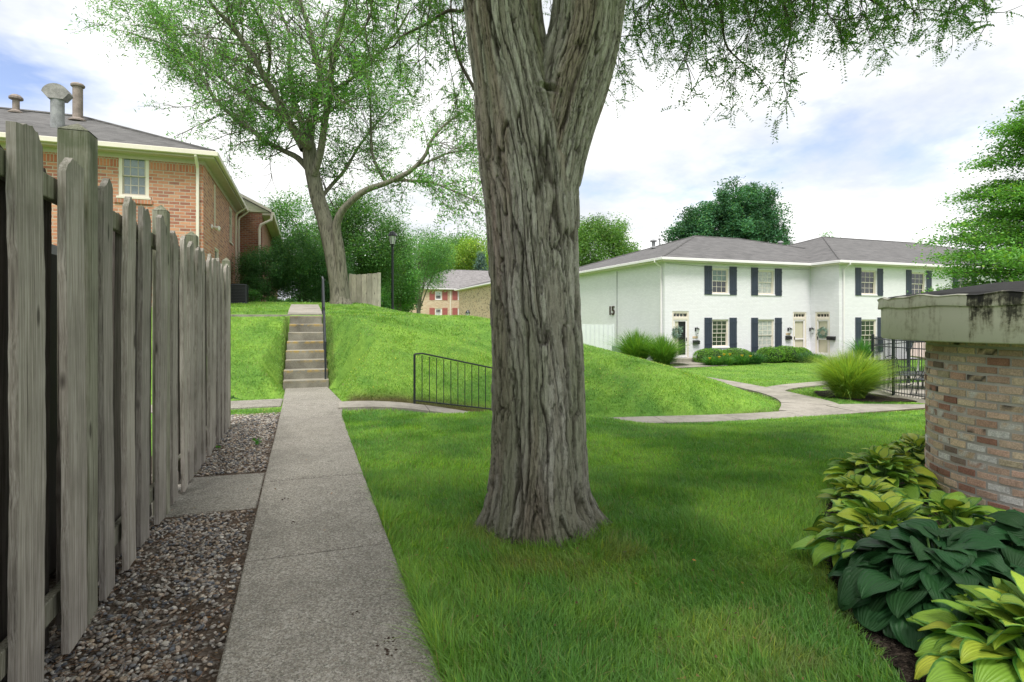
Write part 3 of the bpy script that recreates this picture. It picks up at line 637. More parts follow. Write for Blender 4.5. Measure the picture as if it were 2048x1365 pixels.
# ================================================================ BIG TRUNK WITH BARK
def bark_tube(P, rad, n, m, seed, flare=None, amp=.022, kx=10.0):
    """swept tube with deep elongated furrows. returns V, F, col"""
    P = np.asarray(P, float); s = np.linspace(0, 1, m); k = np.linspace(0, 1, len(P))
    def spl(v):
        v = np.asarray(v, float); o = []
        for q in s * (len(v) - 1):
            i = min(int(q), len(v) - 2); f = q - i; p0 = v[max(i - 1, 0)]; p1 = v[i]; p2 = v[i + 1]; p3 = v[min(i + 2, len(v) - 1)]
            o.append(.5 * (2 * p1 + (p2 - p0) * f + (2 * p0 - 5 * p1 + 4 * p2 - p3) * f * f + (3 * p1 - p0 - 3 * p2 + p3) * f ** 3))
        return np.array(o)
    C = spl(P); rr = spl(rad); an = np.arange(n) * 2 * math.pi / n
    T_ = np.gradient(C, axis=0); T_ /= np.linalg.norm(T_, axis=1)[:, None]
    a = np.array([1.0, 0, 0]); V = np.zeros((m, n, 3)); L = np.concatenate([[0], np.cumsum(np.linalg.norm(np.diff(C, axis=0), axis=1))])
    A_, Z = np.meshgrid(an, L); base = rr[:, None] * np.ones_like(A_)
    if flare is not None: base = base + flare(A_, Z)
    r0 = .34
    tw = A_ + .10 * Z + .16 * (fbm(np.cos(A_) * 1.4 + seed, np.sin(A_) * 1.4, Z * 1.1, seed) - .5) * 2
    cx, sx = np.cos(tw) * r0 * kx, np.sin(tw) * r0 * kx
    w = (fbm(np.cos(A_) * 3, np.sin(A_) * 3, Z * 2.2, seed + 4) - .5)
    jg = (fbm(cx * 6, sx * 6, Z * 14, seed + 14) - .5)
    g1 = vn(cx * 2.1 + w * 2.0 + jg * .5, sx * 2.1 + w * 2.0 + jg * .5, Z * 1.5 + seed, seed + 1); g2 = vn(cx * 4.6 + w * 2 + jg * .9, sx * 4.6 - w * 2 + jg * .9, Z * 3.4, seed + 2); g3 = fbm(cx * 9, sx * 9, Z * 12, seed + 3)
    g4 = vn(cx * 1.6, sx * 1.6, Z * 6 + w * 5 + jg * 2, seed + 9)
    c1 = np.exp(-((g1 - .5) / .036) ** 2); c2 = np.exp(-((g2 - .5) / .06) ** 2); c4 = np.exp(-((g4 - .5) / .035) ** 2) * (g2 > .45)
    plate = (sm(.47, .54, g1) - .5) * .017 + (sm(.46, .54, g2) - .5) * .010 + (g3 - .5) * .009
    disp = .85 * plate - amp * 1.0 * c1 - amp * .55 * c2 - amp * .3 * c4
    disp = disp + .03 * (fbm(np.cos(A_) * 1.6, np.sin(A_) * 1.6, Z * .8, seed + 7) - .5)
    rad_ = base + disp
    for i in range(m):
        a = a - T_[i] * (a @ T_[i]); a /= np.linalg.norm(a); b = np.cross(T_[i], a)
        V[i] = C[i] + rad_[i][:, None] * (np.cos(an)[:, None] * a + np.sin(an)[:, None] * b)
    i, j = np.meshgrid(np.arange(m - 1), np.arange(n), indexing='ij'); i = i.ravel(); j = j.ravel(); kk = (j + 1) % n
    Fc = np.stack([i * n + j, i * n + kk, (i + 1) * n + kk, (i + 1) * n + j], 1)
    grey = np.array([.255, .235, .205]); pale = np.array([.39, .375, .34]); red = np.array([.23, .17, .135]); green = np.array([.20, .215, .14]); dark = np.array([.05, .04, .032])
    q = sm(.3, .7, g3 * .5 + g2 * .5)[..., None]; c = grey * (1 - q) + pale * q
    q = (sm(.55, .72, fbm(np.cos(A_) * 2.2 + 5, np.sin(A_) * 2.2, Z * .5, seed + 20)) * .6)[..., None]; c = c * (1 - q) + red * q
    q = (sm(.45, .75, fbm(np.cos(A_) * 2 + 9, np.sin(A_) * 2, Z * .9, seed + 30)) * .6)[..., None]; c = c * (1 - q) + green * q
    q = np.clip(c1 * .75 + c2 * .3, 0, .8)[..., None]; c = c * (1 - q) + dark * q  # shade in the furrows is put into the bark colour
    return V.reshape(-1, 3), Fc, c.reshape(-1, 3)
DT = 4.22
def tp(px, py, D=DT): return WP(px, py, D)
def trp(w): return w / 2 * DT / F
spec_ = [(1079, 1085, 222), (1078, 1040, 208), (1077, 985, 194), (1077, 930, 190), (1077, 850, 186), (1076, 760, 183), (1073, 680, 181), (1070, 600, 180), (1067, 500, 181), (1063, 400, 186), (1054, 320, 190), (1042, 240, 178), (1027, 160, 160), (1013, 80, 154), (1004, 0, 152), (992, -120, 150), (960, -330, 140), (900, -620, 120)]
T = thing('shade_tree', 'massive forked tree with furrowed grey brown bark standing alone in the foreground lawn', 'tree', (TC[0], TC[1], 0))
SHADE = T
def flare(A_, Z):
    z = Z - .10
    lob = np.zeros_like(A_)
    # root toes: direction angles in world
    for a0, s_, w in ((R(-60), .15, .30), (R(-95), .13, .35), (R(-25), .20, .26), (R(170), .16, .38), (R(-140), .13, .35), (R(60), .15, .4), (R(115), .15, .4)):
        d = np.angle(np.exp(1j * (A_ - a0))); lob = np.maximum(lob, s_ * np.exp(-(d / w) ** 2))
    return (lob + .02) * np.exp(-np.maximum(z, 0) / .13)
V1, F1, c1_ = bark_tube([tp(a, b) for a, b, w in spec_], [trp(w) for a, b, w in spec_], 520, 950, 2, flare)
spec2 = [(1076, 560, 60), (1082, 450, 112), (1091, 370, 133), (1104, 300, 138), (1120, 240, 140), (1140, 170, 146), (1164, 85, 142), (1177, 0, 140), (1200, -130, 138), (1260, -330, 128), (1350, -600, 110)]
V2, F2, c2_ = bark_tube([WP(a, b, DT - .03) for a, b, w in spec2], [trp(w) for a, b, w in spec2], 420, 520, 9)
kp = WP(1100, 168, DT - .33); ux = np.array([ct, -st, 0]); uf = np.array([-st, -ct, 0])
for Vv in (V1, V2):                    # old branch scar under the fork: a curled lip over a dark pocket
    q = Vv - kp; u = q @ ux; w = q[:, 2] + .35 * u + 3.0 * u * u; fr = q @ uf; nearf = (np.abs(fr) < .3)
    lip = np.exp(-((u / .075) ** 2)) * np.exp(-((w - .030) / .016) ** 2) * .030; pit = np.exp(-((u / .055) ** 4)) * np.exp(-((w + .004) / .017) ** 2) * .060
    lip2 = np.exp(-((u / .06) ** 2)) * np.exp(-((w + .040) / .018) ** 2) * .018
    Vv += ((lip + lip2 - pit) * nearf)[:, None] * uf
z0 = V1[:, 2]; foot_tint = (np.exp(-np.maximum(z0 - .05, 0) / .22) * .55)[:, None]; c1_ = c1_ * (1 - foot_tint) + np.array([.075, .085, .045]) * foot_tint  # trunk colour turns dark olive towards the foot
V1[:, 2] = np.where(V1[:, 2] < 0, V1[:, 2] * .7, V1[:, 2])
np_obj('trunk', np.concatenate([V1, V2]), np.concatenate([F1, F2 + len(V1)]), M['bark'], T, col=np.concatenate([c1_, c2_]), smooth=True)
# knot with a curled bark lip under the fork
# ================================================================ ROUND BRICK WALL
T = thing('round_brick_structure', 'round structure of reclaimed multicoloured bricks under a stained cream fascia at the right edge', 'round brick building', (WC[0], WC[1], 0))
RW = 1.0; rh_ = .0665; bwid = .155
per = 2 * math.pi * RW; nb = int(per / bwid); V = []; Fs = []; Cc = []; off = 0
pal = np.array([(.50, .36, .27), (.54, .42, .30), (.46, .31, .24), (.34, .18, .13), (.58, .47, .34), (.42, .27, .20), (.29, .15, .11), (.20, .15, .12), (.50, .38, .29), (.47, .40, .28), (.56, .42, .32), (.50, .35, .27), (.53, .41, .29), (.48, .34, .26)])
r_ = np.random.default_rng(5); row = 0; z = -.10
bv = []; bf = []
while z < 1.40:
    for k in range(nb):
        a0 = (k + .5 * (row % 2)) / nb * 2 * math.pi; gap = .011 / RW; a1 = a0 + 2 * math.pi / nb - gap
        jr = RW + r_.uniform(-.005, .006); j4 = r_.uniform(-.004, .004, 8); na = 4; hh = rh_ - .012
        aa = np.linspace(a0, a1, na + 1); ang = np.concatenate([[aa[0]], aa, [aa[-1]]]); rad_ = np.concatenate([[jr - .03], np.full(na + 1, jr), [jr - .03]])
        # bevelled profile rows
        zs = [z + j4[0], z + .005 + j4[0], z + hh - .005 + j4[1], z + hh + j4[1]]; rin = [-.03, 0, 0, -.03]
        base = len(V)
        for zz_, ri in zip(zs, rin):
            for q in range(na + 3):
                r2 = min(rad_[q], jr + ri) if ri < 0 else rad_[q]
                aj = ang[q] + (0.004 if q == 1 else -0.004 if q == na + 1 else 0)
                V.append((WC[0] + r2 * math.cos(aj), WC[1] + r2 * math.sin(aj), zz_ + (r_.uniform(-.0015, .0015) if ri == 0 else 0)))
        w = na + 3
        for a in range(3):
            for b in range(w - 1): Fs.append((base + a * w + b, base + a * w + b + 1, base + (a + 1) * w + b + 1, base + (a + 1) * w + b))
        c = pal[r_.integers(0, len(pal))] * r_.uniform(.9, 1.35)
        cs = np.tile(c, (4 * w, 1)) * r_.uniform(.9, 1.1, (4 * w, 1))
        if r_.random() < .04: cs[:] = (.68, .67, .64); cs *= r_.uniform(.75, 1.1, (4 * w, 1))
        elif r_.random() < .14: cs[r_.random(4 * w) < .45] = (.60, .58, .54)
        elif r_.random() < .12: cs[r_.random(4 * w) < .4] = (.08, .07, .06)
        Cc.append(cs)
    z += rh_; row += 1
np_obj('bricks', V, np.array(Fs), M['oldbrick'], T, col=np.concatenate(Cc))
M['mortar'] = m_simple('grey_mortar', (.42, .40, .37), .95, .25, 5, fine=150, bs=.8)
mb = MB(); mb.lathe([(RW - .006, -.15), (RW - .006, 1.40)], WC, 96); o = mb.build('mortar', M['mortar'], T, smooth=False); auto_smooth(o, 40)
def m_fascia():
    m, t = newmat('stained_fascia'); s = nd(t, 'ShaderNodeSeparateXYZ', {0: pos(t)})
    ang = mth(t, 'ARCTAN2', mth(t, 'SUBTRACT', s.outputs[1], float(WC[1])), mth(t, 'SUBTRACT', s.outputs[0], float(WC[0])))
    v = nd(t, 'ShaderNodeCombineXYZ', {0: mth(t, 'MULTIPLY', ang, 9.0), 1: s.outputs[2], 2: 0.0}).outputs[0]
    drip = noise(t, 2.0, 6.0, scalev(t, v, (1.0, .8, 1)), .7); spot = noise(t, 14.0, 6.0, None, .7)
    # stain zone: a dark patch where the gutter leaks on the side towards the path
    a0 = math.atan2(float(WP(1965, 600, 3.85)[1] - WC[1]), float(WP(1965, 600, 3.85)[0] - WC[0]))
    z_ = mth(t, 'ABSOLUTE', mth(t, 'SUBTRACT', ang, a0)); zone = nd(t, 'ShaderNodeMapRange', {0: z_, 1: .05, 2: .30, 3: 1.0, 4: 0.0}).outputs[0]
    hi = nd(t, 'ShaderNodeMapRange', {0: s.outputs[2], 1: 1.36, 2: 1.68, 3: -.03, 4: .17}).outputs[0]
    f = mth(t, 'ADD', mth(t, 'ADD', mth(t, 'MULTIPLY', drip, .6), mth(t, 'MULTIPLY', spot, .4)), mth(t, 'ADD', mth(t, 'MULTIPLY', zone, mth(t, 'ADD', hi, .03)), mth(t, 'MULTIPLY', hi, .15)))
    k = ramp(t, f, [(.52, (.58, .57, .47)), (.60, (.42, .40, .31)), (.66, (.09, .085, .06)), (.72, (.015, .014, .013))])
    finish(t, bsdf(t, k, .7, spot, .3, .004).outputs[0]); return m
M['fascia'] = m_fascia()
RFs = 1.33
def ringpts(r, n=120): return np.arange(n) * 2 * math.pi / n
for nm, prof in (('fascia', [(RW + .0, 1.335), (RFs - .01, 1.335), (RFs, 1.345), (RFs, 1.60), (RFs - .03, 1.602)]), ('drip_edge', [(RFs - .05, 1.598), (RFs + .022, 1.600), (RFs + .026, 1.612), (RFs + .018, 1.672), (RFs + .03, 1.682), (RFs + .0, 1.69)])):
    mb = MB(); n = 128; an = np.arange(n) * 2 * math.pi / n; V = []
    for r2, z in prof:
        wob = (.004 if nm == 'fascia' else .007) * np.sin(an * 13 + z * 20) * (z > 1.4) + (.006 * np.sin(an * 29) * (z > 1.65))
        V.append(np.stack([WC[0] + (r2) * np.cos(an), WC[1] + r2 * np.sin(an), z + wob], 1))
    i, j = np.meshgrid(np.arange(len(prof) - 1), np.arange(n), indexing='ij'); i = i.ravel(); j = j.ravel(); k = (j + 1) % n
    mb.add(np.concatenate(V), [np.stack([i * n + j, i * n + k, (i + 1) * n + k, (i + 1) * n + j], 1)]); o = mb.build(nm, M['fascia'], T); auto_smooth(o, 50)
mb = MB(); mb.lathe([(RFs + .01, 1.675), (RFs - .05, 1.70), (.6, 1.80), (.01, 1.84)], WC, 96); mb.build('roof', m_simple('black_roofing', (.03, .028, .027), .9, .5, 8, bs=.8), T)
# ================================================================ HOUSES
def wall_mb(mb, u0, u1, z0, z1, holes, th=.22):
    """front skin with real openings and reveals, in the local frame u (along), v (inward), z"""
    us = sorted({u0, u1, *[h[0] for h in holes], *[h[1] for h in holes]}); zs = sorted({z0, z1, *[h[2] for h in holes], *[h[3] for h in holes]})
    us = [u for u in us if u0 <= u <= u1]; zs = [z for z in zs if z0 <= z <= z1]
    for a, b in zip(us[:-1], us[1:]):
        for c, d in zip(zs[:-1], zs[1:]):
            m_, n_ = (a + b) / 2, (c + d) / 2
            if any(h[0] < m_ < h[1] and h[2] < n_ < h[3] for h in holes): continue
            mb.add([(a, 0, c), (b, 0, c), (b, 0, d), (a, 0, d)], [(0, 1, 2, 3)])
    for a, b, c, d in holes:
        V = [(a, 0, c), (b, 0, c), (b, 0, d), (a, 0, d), (a, th, c), (b, th, c), (b, th, d), (a, th, d)]
        mb.add(V, [np.array([(0, 4, 5, 1), (1, 5, 6, 2), (2, 6, 7, 3), (3, 7, 4, 0)]), ])
    return mb
def window(P, o, rz, a, b, c, d, cols=3, rows=2, rec=.10, mat='trim', panes=('glass', 'glass'), sill='white_trim', fw=.07, sash=None):
    """double hung window in the opening a..b, c..d: frame with muntins, two panes, sill"""
    mb = MB(o, rz); w = b - a; h = d - c
    mb.box(a + .001, a + fw, rec - .04, rec + .08, c, d); mb.box(b - fw, b - .001, rec - .04, rec + .08, c, d)
    mb.box(a + fw, b - fw, rec - .04, rec + .08, d - fw, d - .001); mb.box(a + fw, b - fw, rec - .04, rec + .08, c + .001, c + fw * .7)
    fr = mb.build('window', M[mat], P)
    mid = (c + d) / 2; s = .035
    for k, (z0, z1, dv) in enumerate(((mid - .015, d - fw, .0), (c + fw * .7, mid + .015, .035))):
        mb = MB(o, rz); x0, x1 = a + fw, b - fw; v0 = rec - .01 + dv; v1 = v0 + .03
        mb.box(x0, x0 + s, v0, v1, z0, z1); mb.box(x1 - s, x1, v0, v1, z0, z1); mb.box(x0 + s, x1 - s, v0, v1, z0, z0 + s); mb.box(x0 + s, x1 - s, v0, v1, z1 - s, z1)
        g = .011
        for i in range(1, cols): u = x0 + (x1 - x0) * i / cols; mb.box(u - g, u + g, v0 + .006, v1 - .006, z0 + s, z1 - s)
        for i in range(1, rows): z = z0 + (z1 - z0) * i / rows; mb.box(x0 + s, x1 - s, v0 + .008, v1 - .008, z - g, z + g)
        mb.build('sash', M[sash or mat], fr)
        mb = MB(o, rz); mb.box(x0 + s * .5, x1 - s * .5, v0 + .014, v0 + .019, z0 + s * .5, z1 - s * .5); mb.build('pane', M[panes[k]], fr)
    mb = MB(o, rz); mb.box(a + fw * .5, b - fw * .5, rec + .10, rec + .11, c, d); mb.build('dark_backing', M['black'], fr)  # black sheet behind the panes stands in for the unlit interior
    if sill: mb = MB(o, rz); mb.box(a - .05, b + .05, -.045, rec - .041, c - .07, c - .002, .006); mb.build('sill', M[sill], fr)
def shutter(P, o, rz, a, b, c, d, mat='shutter'):
    mb = MB(o, rz); n = 3; w = (b - a) / n
    for k in range(n): mb.box(a + w * k + .004, a + w * (k + 1) - .004, -.042, -.004, c, d, .003)
    for z in (c + (d - c) * .14, c + (d - c) * .83): mb.box(a, b, -.056, -.040, z, z + .09, .002)
    return mb.build('shutter', M[mat], P)
def hip_roof(P, x0, x1, y0, y1, z, zr, mat='roof', hx=None, ov=.38, trim='trim', name='roof'):
    x0 -= ov; x1 += ov; y0 -= ov; y1 += ov; ym = (y0 + y1) / 2; hx = hx or (y1 - y0) / 2
    V = [(x0, y0, z), (x1, y0, z), (x1, y1, z), (x0, y1, z), (x0 + hx, ym, zr), (x1 - hx, ym, zr)]
    V += [(a, b, c - .05) for a, b, c in V[:4]]
    mb = MB(); mb.add(V, [np.array([(0, 1, 5, 4), (2, 3, 4, 5)]), np.array([(1, 2, 5), (3, 0, 4)]), np.array([(0, 6, 7, 1), (1, 7, 8, 2), (2, 8, 9, 3), (3, 9, 6, 0), (6, 9, 8, 7)])])
    # ridge and hip caps
    for a, b in ((4, 5), (0, 4), (3, 4), (1, 5), (2, 5)):
        mb.tube([np.array(V[a]) + (0, 0, .01), np.array(V[b]) + (0, 0, .01)], .055, 5)
    rf = mb.build(name, M[mat], P)
    mb = MB(); t_ = .13; zb = z - .052; g = .11           # gutter, then soffit and frieze
    for a, b, c, d in ((x0 - g, x1 + g, y0 - g, y0 - .005), (x0 - g, x1 + g, y1 + .005, y1 + g), (x0 - g, x0 - .005, y0, y1), (x1 + .005, x1 + g, y0, y1)): mb.box(a, b, c, d, zb - t_ + .03, zb + .045, .012)
    mb.build('gutter', M['white_trim'] if trim != 'olive_trim' else M['trim'], P)
    mb = MB(); mb.box(x0 + .01, x1 - .01, y0 + .01, y1 - .01, zb - .16, zb - .003); mb.build('eaves', M[trim], P)
    return rf
def downspout(P, o, rz, u, z0, z1, mat='white_trim', out=-.06, kick=.42):
    mb = MB(o, rz); mb.box(u - .04, u + .04, out - .05, out + .03, z0, z1 - .45, .008)
    mb.tube([(u, out - .01, z1 - .5), (u, out - .04, z1 - .38), (u, out - kick, z1 - .12), (u, out - kick, z1)], .045, 8)
    mb.build('downspout', M[mat], P)
def vent(name, label, x, y, z, h, r, mat, cap='plain', group=None):
    T = thing(name, label, 'roof vent', (x, y, z), group)
    mb = MB(); mb.lathe([(r, z - .5), (r, z + h)], (x, y), 20); mb.lathe([(r + .12, z - .10), (r + .12, z - .05), (r + .01, z + .02)], (x, y), 20); mb.build('pipe', M[mat], T, smooth=False)
    mb = MB()
    if cap == 'cowl':     # curved hood like an open fan, axis along y
        pts = [(x - .46 + 0, z + h + .12)] ; n = 12
        arc = [(x + .36 * math.cos(a), z + h - .02 + .34 * math.sin(a)) for a in np.linspace(R(12), R(168), n)]
        low_ = [(x - .20, z + h - .14), (x + .20, z + h - .14)]
        mb.prism(low_ + arc, y - .19, y + .19, axis=1)
    elif cap == 'plain': mb.lathe([(r - .01, z + h), (r + .05, z + h + .03), (r + .06, z + h + .08), (r + .02, z + h + .13), (.01, z + h + .19)], (x, y), 20)
    else:
        mb.lathe([(r * .9, z + h), (r * 2.0, z + h + .04), (r * 2.0, z + h + .10), (r * 1.2, z + h + .18), (.01, z + h + .22)], (x, y), 12)
    mb.build('cap', M['cowl' if cap == 'cowl' else mat], T); return T
# ---------------------------------------------------------------- white house
Y1, Y2, XL, XJ, XE, YB = 26.6, 24.6, 18.5, 29.0, 59.0, 44.0; ZE = 4.86; ZB = -1.3
HT = thing('white_house', 'long two storey house of white painted brick with dark shutters and a grey hipped roof', 'house', (XL, Y1, -.95))
O1 = (0, Y1, 0); O2 = (0, Y2, 0)
def px2(Y, px, py): x, D = XY(px, Y); return x, ZA(py, D)
items1 = []; holes1 = []; holes2 = []; sh1 = []; sh2 = []
def win_px(Y, a, b, t, bt): x0, D = XY(a, Y); x1, D1 = XY(b, Y); return (x0, x1, ZA(bt, D), ZA(t, D))
w1 = [win_px(Y1, 1424.5, 1457.5, 534.5, 587), win_px(Y1, 1516.5, 1548.5, 538, 589), win_px(Y1, 1424.5, 1457.5, 638.5, 695), win_px(Y1, 1516.5, 1548.5, 638.5, 703)]
w1[2] = (w1[2][0], w1[2][1], -.05, 1.52); w1[3] = (w1[3][0], w1[3][1], -.35, 1.52)
w1[0] = w1[0][:2] + (3.0, 4.44); w1[1] = w1[1][:2] + (3.0, 4.44)
s1 = [(1408.5, 1423.5), (1458.5, 1473), (1502, 1515.5), (1549.5, 1563)]
d1 = XY(1344.5, Y1)[0], XY(1378, Y1)[0]; d2 = XY(1586, Y1)[0], XY(1613, Y1)[0]
DZ0, DZ1 = -.62, 1.98
mb = MB(O1); wall_mb(mb, XL, XJ, ZB, ZE, w1 + [(d1[0], d1[1], DZ0, DZ1), (d2[0], d2[1], DZ0, DZ1)])
WW = .0
mbj = MB((XJ, 0, 0), R(-90))       # jog wall facing -x: u -> -y
j0, j1 = -(Y1 - .10), -(Y2 + .62)
wall_mb(mbj, -Y1, -Y2, ZB, ZE, [(j0 + .25, j1, DZ0, DZ1)])
mbs = MB((XL, 0, 0), R(-90)); wall_mb(mbs, -YB, -Y1, ZB, ZE, [])
w2 = []
u1 = win_px(Y2, 1723, 1753, 537, 592); u2 = win_px(Y2, 1823.5, 1850, 537, 592); gap = u2[0] - u1[0]
for k in range(7):
    for (a, b) in ((3.0, 4.44), (-.35, 1.52)):
        x = u1[0] + gap * k
        if x + 1 < XE: w2.append((x, x + (u1[1] - u1[0]), a, b))
mb2 = MB(O2); wall_mb(mb2, XJ, XE, ZB, ZE, w2)
mbe = MB((XE, 0, 0), R(90)); wall_mb(mbe, Y2, YB, ZB, ZE, [])
mbb = MB((0, YB, 0), R(180)); wall_mb(mbb, -XE, -XL, ZB, ZE, [])
for q in (mbj, mbs, mb2, mbe, mbb): mb.v += []; 
mall = MB()
for q in (mb, mbj, mbs, mb2, mbe, mbb):
    mall.add(np.concatenate(q.v), [np.concatenate(f) for f in q.f.values()])
mall.build('wall', M['white_brick'], HT)
pn = [('glass_green', 'glass'), ('curtain', 'curtain'), ('glass', 'glass'), ('curtain', 'curtain')]
for h, p_ in zip(w1, pn): window(HT, O1, 0, *h, cols=3, rows=2 if h[2] > 2 else 3, panes=p_)
for k, h in enumerate(w2): window(HT, O2, 0, *h, cols=3, rows=2 if h[2] > 2 else 3, panes=('glass', 'glass'))
def shut_px(Y, a, b): return XY(a, Y)[0], XY(b, Y)[0]
for a, b in s1:
    x0, x1 = shut_px(Y1, a, b); shutter(HT, O1, 0, x0, x1, 2.93, 4.56); shutter(HT, O1, 0, x0, x1, -.15 if a < 1490 else -.42, 1.62)
sw = XY(1722, Y2)[0] - XY(1710.5, Y2)[0]
for h in w2: 
    for a, b in ((h[0] - sw - .05, h[0] - .05), (h[1] + .05, h[1] + sw + .05)): shutter(HT, O2, 0, a, b, h[2] - .07, h[3] + .12)
def house_door(o, rz, a, b, wreath=None, glass='door', dark=False):
    c, d = DZ0, DZ1; mb = MB(o, rz)
    mb.box(a + .001, a + .10, .02, .18, c, d); mb.box(b - .10, b - .001, .02, .18, c, d); mb.box(a + .10, b - .10, .02, .18, d - .08, d - .001); mb.box(a + .10, b - .10, .02, .18, c + 2.12, c + 2.26)
    mb.box(a + .10, b - .10, .05, .16, d - .14, d - .081); mb.box(a + .1, b - .1, .06, .16, c + 2.261, c + 2.30)
    fr = mb.build('door', M['trim'], HT)
    mb = MB(o, rz); mb.box(a + .10, b - .10, .13, .15, c + 2.30, d - .14); mb.build('transom', M['glass'], fr)
    mb = MB(o, rz); n = 4; w = (b - a - .2) / n
    for k in range(1, n): mb.box(a + .1 + w * k - .02, a + .1 + w * k + .02, .10, .128, c + 2.30, d - .14)
    mb.build('mullion', M['trim'], fr)
    mb = MB(o, rz); s = .09; A, B = a + .10, b - .10; e = c + 2.12; v0, v1 = .045, .075
    mb.box(A, A + s, v0, v1, c + .02, e); mb.box(B - s, B, v0, v1, c + .02, e); mb.box(A + s, B - s, v0, v1, e - s, e); mb.box(A + s, B - s, v0, v1, c + .02, c + .16)
    if not dark: mb.box(A + s, B - s, v0, v1, c + .92, c + 1.0)
    mb.build('storm_door', M['white_trim'], fr)
    mb = MB(o, rz); mb.box(A, B, .11, .14, c + .02, e); mb.build('door_leaf', M[glass], fr)
    if dark:
        mb = MB(o, rz); mb.box(A + s, A + s + .27, .09, .105, c + .16, e - s - .0); mb.build('door_edge', M['door'], fr)
    mb = MB(o, rz); mb.box(B - .07, B - .04, .0, .044, c + .92, c + 1.12, .004) if dark else mb.box(A + .03, A + .06, .0, .044, c + .92, c + 1.1, .004); mb.build('handle', M['black'], fr)
    return fr
house_door(O1, 0, *d1, glass='black', dark=True)
house_door(O1, 0, *d2); house_door((XJ, 0, 0), R(-90), j0 + .25, j1)
hip_roof(HT, XL, XJ + 11, Y1, YB, ZE + .05, 7.72)
hip_roof(HT, XJ, XE, Y2, YB, ZE + .055, 8.08)
downspout(HT, (XL, 0, 0), R(-90), -Y1 - .25, ZB + .2, ZE - .05); downspout(HT, O2, 0, XJ + .30, ZB + .2, ZE - .05)
mb = MB((XL, 0, 0), R(-90)); yy = YX(1234.5, XL)[0]; mb.box(-yy - .02, -yy + .02, -.035, -.002, ZB + .5, ZE - .3); mb.build('conduit', M['galv'], HT)
mb = MB(O1); mb.tube([(XL + .1, -.02, 4.62), (XL + 3, -.02, 4.50), (XJ - .1, -.02, 4.56)], .008, 4); mb.build('cable', M['galv'], HT)
# number 15 on the side wall
cu = bpy.data.curves.new('digits', 'FONT'); cu.body = '15'; cu.size = .80; cu.extrude = .03; cu.align_x = 'CENTER'; cu.offset = .008; cu.space_character = .92
to = bpy.data.objects.new('tmp_text', cu); COL.objects.link(to); bpy.context.view_layer.update()
me = bpy.data.meshes.new_from_object(to); bpy.data.objects.remove(to); me.name = 'house_number'
n_ = len(me.vertices); co = np.zeros(n_ * 3); me.vertices.foreach_get('co', co); co = co.reshape(-1, 3)
yy, D_ = YX(1224, XL); zc = ZA(630, D_)
w_ = np.stack([XL - .035 - co[:, 2], yy - co[:, 0] * 1.05, zc + co[:, 1]], 1) - np.array([XL, Y1, -.95]); me.vertices.foreach_set('co', w_.ravel()); me.update()
ob = link_mesh('house_number', me, M['bronze'], HT)
# sconces, mailboxes, number plates, wreaths
def sconce(x, z, o, label, rz=0):
    T = thing('wall_lantern', label, 'wall lantern', (x, Y1 - .1, z), 'black lanterns beside the doors of the white house')
    mb = MB(o, rz); mb.box(x - .05, x + .05, -.03, 0, z - .08, z + .12, .005); mb.tube([(x, -.03, z + .06), (x, -.14, z + .16), (x, -.2, z + .10)], .012, 6); mb.lathe([(.02, z + .12), (.10, z + .05), (.11, z + .03)], (x, -.2), 8); mb.lathe([(.05, z - .20), (.055, z - .19), (.03, z - .22)], (x, -.2), 8)
    mb.build('bracket', M['black'], T); mb = MB(o, rz); mb.lathe([(.095, z + .03), (.05, z - .19)], (x, -.2), 8); mb.build('lamp_glass', M['lampglass'], T)
x, z = px2(Y1, 1391, 660); sconce(x, z, O1, 'black wall lantern right of the dark glass door at the white house corner')
x, z = px2(Y1, 1576, 660); sconce(x, z, O1, 'black wall lantern left of the pale door without a wreath')
mbx = []
for px, py, lab in ((1391, 685, 'black mailbox under the lantern right of the leftmost door of the white house'), (1575.5, 676, 'black mailbox left of the pale door without a wreath'), (1664, 677, 'black mailbox right of the door with the wreath')):
    if px < 1650: x, z = px2(Y1, px, py); o_ = O1
    else: x, z = -(YX(px, XJ)[0]), ZA(py, YX(px, XJ)[1]); o_ = (XJ, 0, 0)
    rz_m = 0 if px < 1650 else R(-90)
    w_ = .20 if px < 1650 else .26
    p_ = MB(o_, rz_m).T([(x, -.1, z)])[0]
    T = thing('mailbox', lab, 'mailbox', p_, 'black mailboxes beside the doors of the white house')
    mb = MB(o_, rz_m); mb.prism([(-.14, z - .11), (-.005, z - .11), (-.005, z + .12), (-.10, z + .10), (-.14, z + .06)], x - w_, x + w_, axis=0); mb.build('box', M['black'], T)
    mb = MB(o_, rz_m); mb.box(x - w_ - .01, x + w_ + .01, -.155, -.142, z + .02, z + .06, .003); mb.build('lid', M['black'], T)
x3 = -(YX(1621 + 3, XJ)[0]) if False else None
sx, sz = px2(Y1, 1619.5, 660)
sconce(sx, sz, O1, 'black wall lantern in the corner left of the door with the wreath')
for px, py in ((1390, 675), (1576, 668.5)):
    x, z = px2(Y1, px, py); mb = MB(O1); mb.box(x - .17, x + .17, -.02, -.002, z - .06, z + .06, .003); mb.build('number_plate', m_simple('tan_plate', (.55, .42, .28), .6), HT)
def wreath(c, r, tr, o, rz, label):
    rg = np.random.default_rng(3); n = 260; V = []
    a = rg.uniform(0, 6.28, n); rr = r + rg.normal(0, tr, n); P = np.stack([c[0] + rr * np.cos(a), c[1] - .02 - abs(rg.normal(0, .02, n)), c[2] + rr * np.sin(a)], 1)
    mb = MB(o, rz)
    for p in P:
        d = rg.normal(0, 1, 3); d /= np.linalg.norm(d); e = rg.normal(0, 1, 3); e -= d * (e @ d); e /= np.linalg.norm(e)
        mb.add([p - d * .07, p + e * .025, p + d * .07, p - e * .025], [(0, 1, 2, 3)])
    tag(mb.build('wreath', M['wreath']), label, 'wreath')
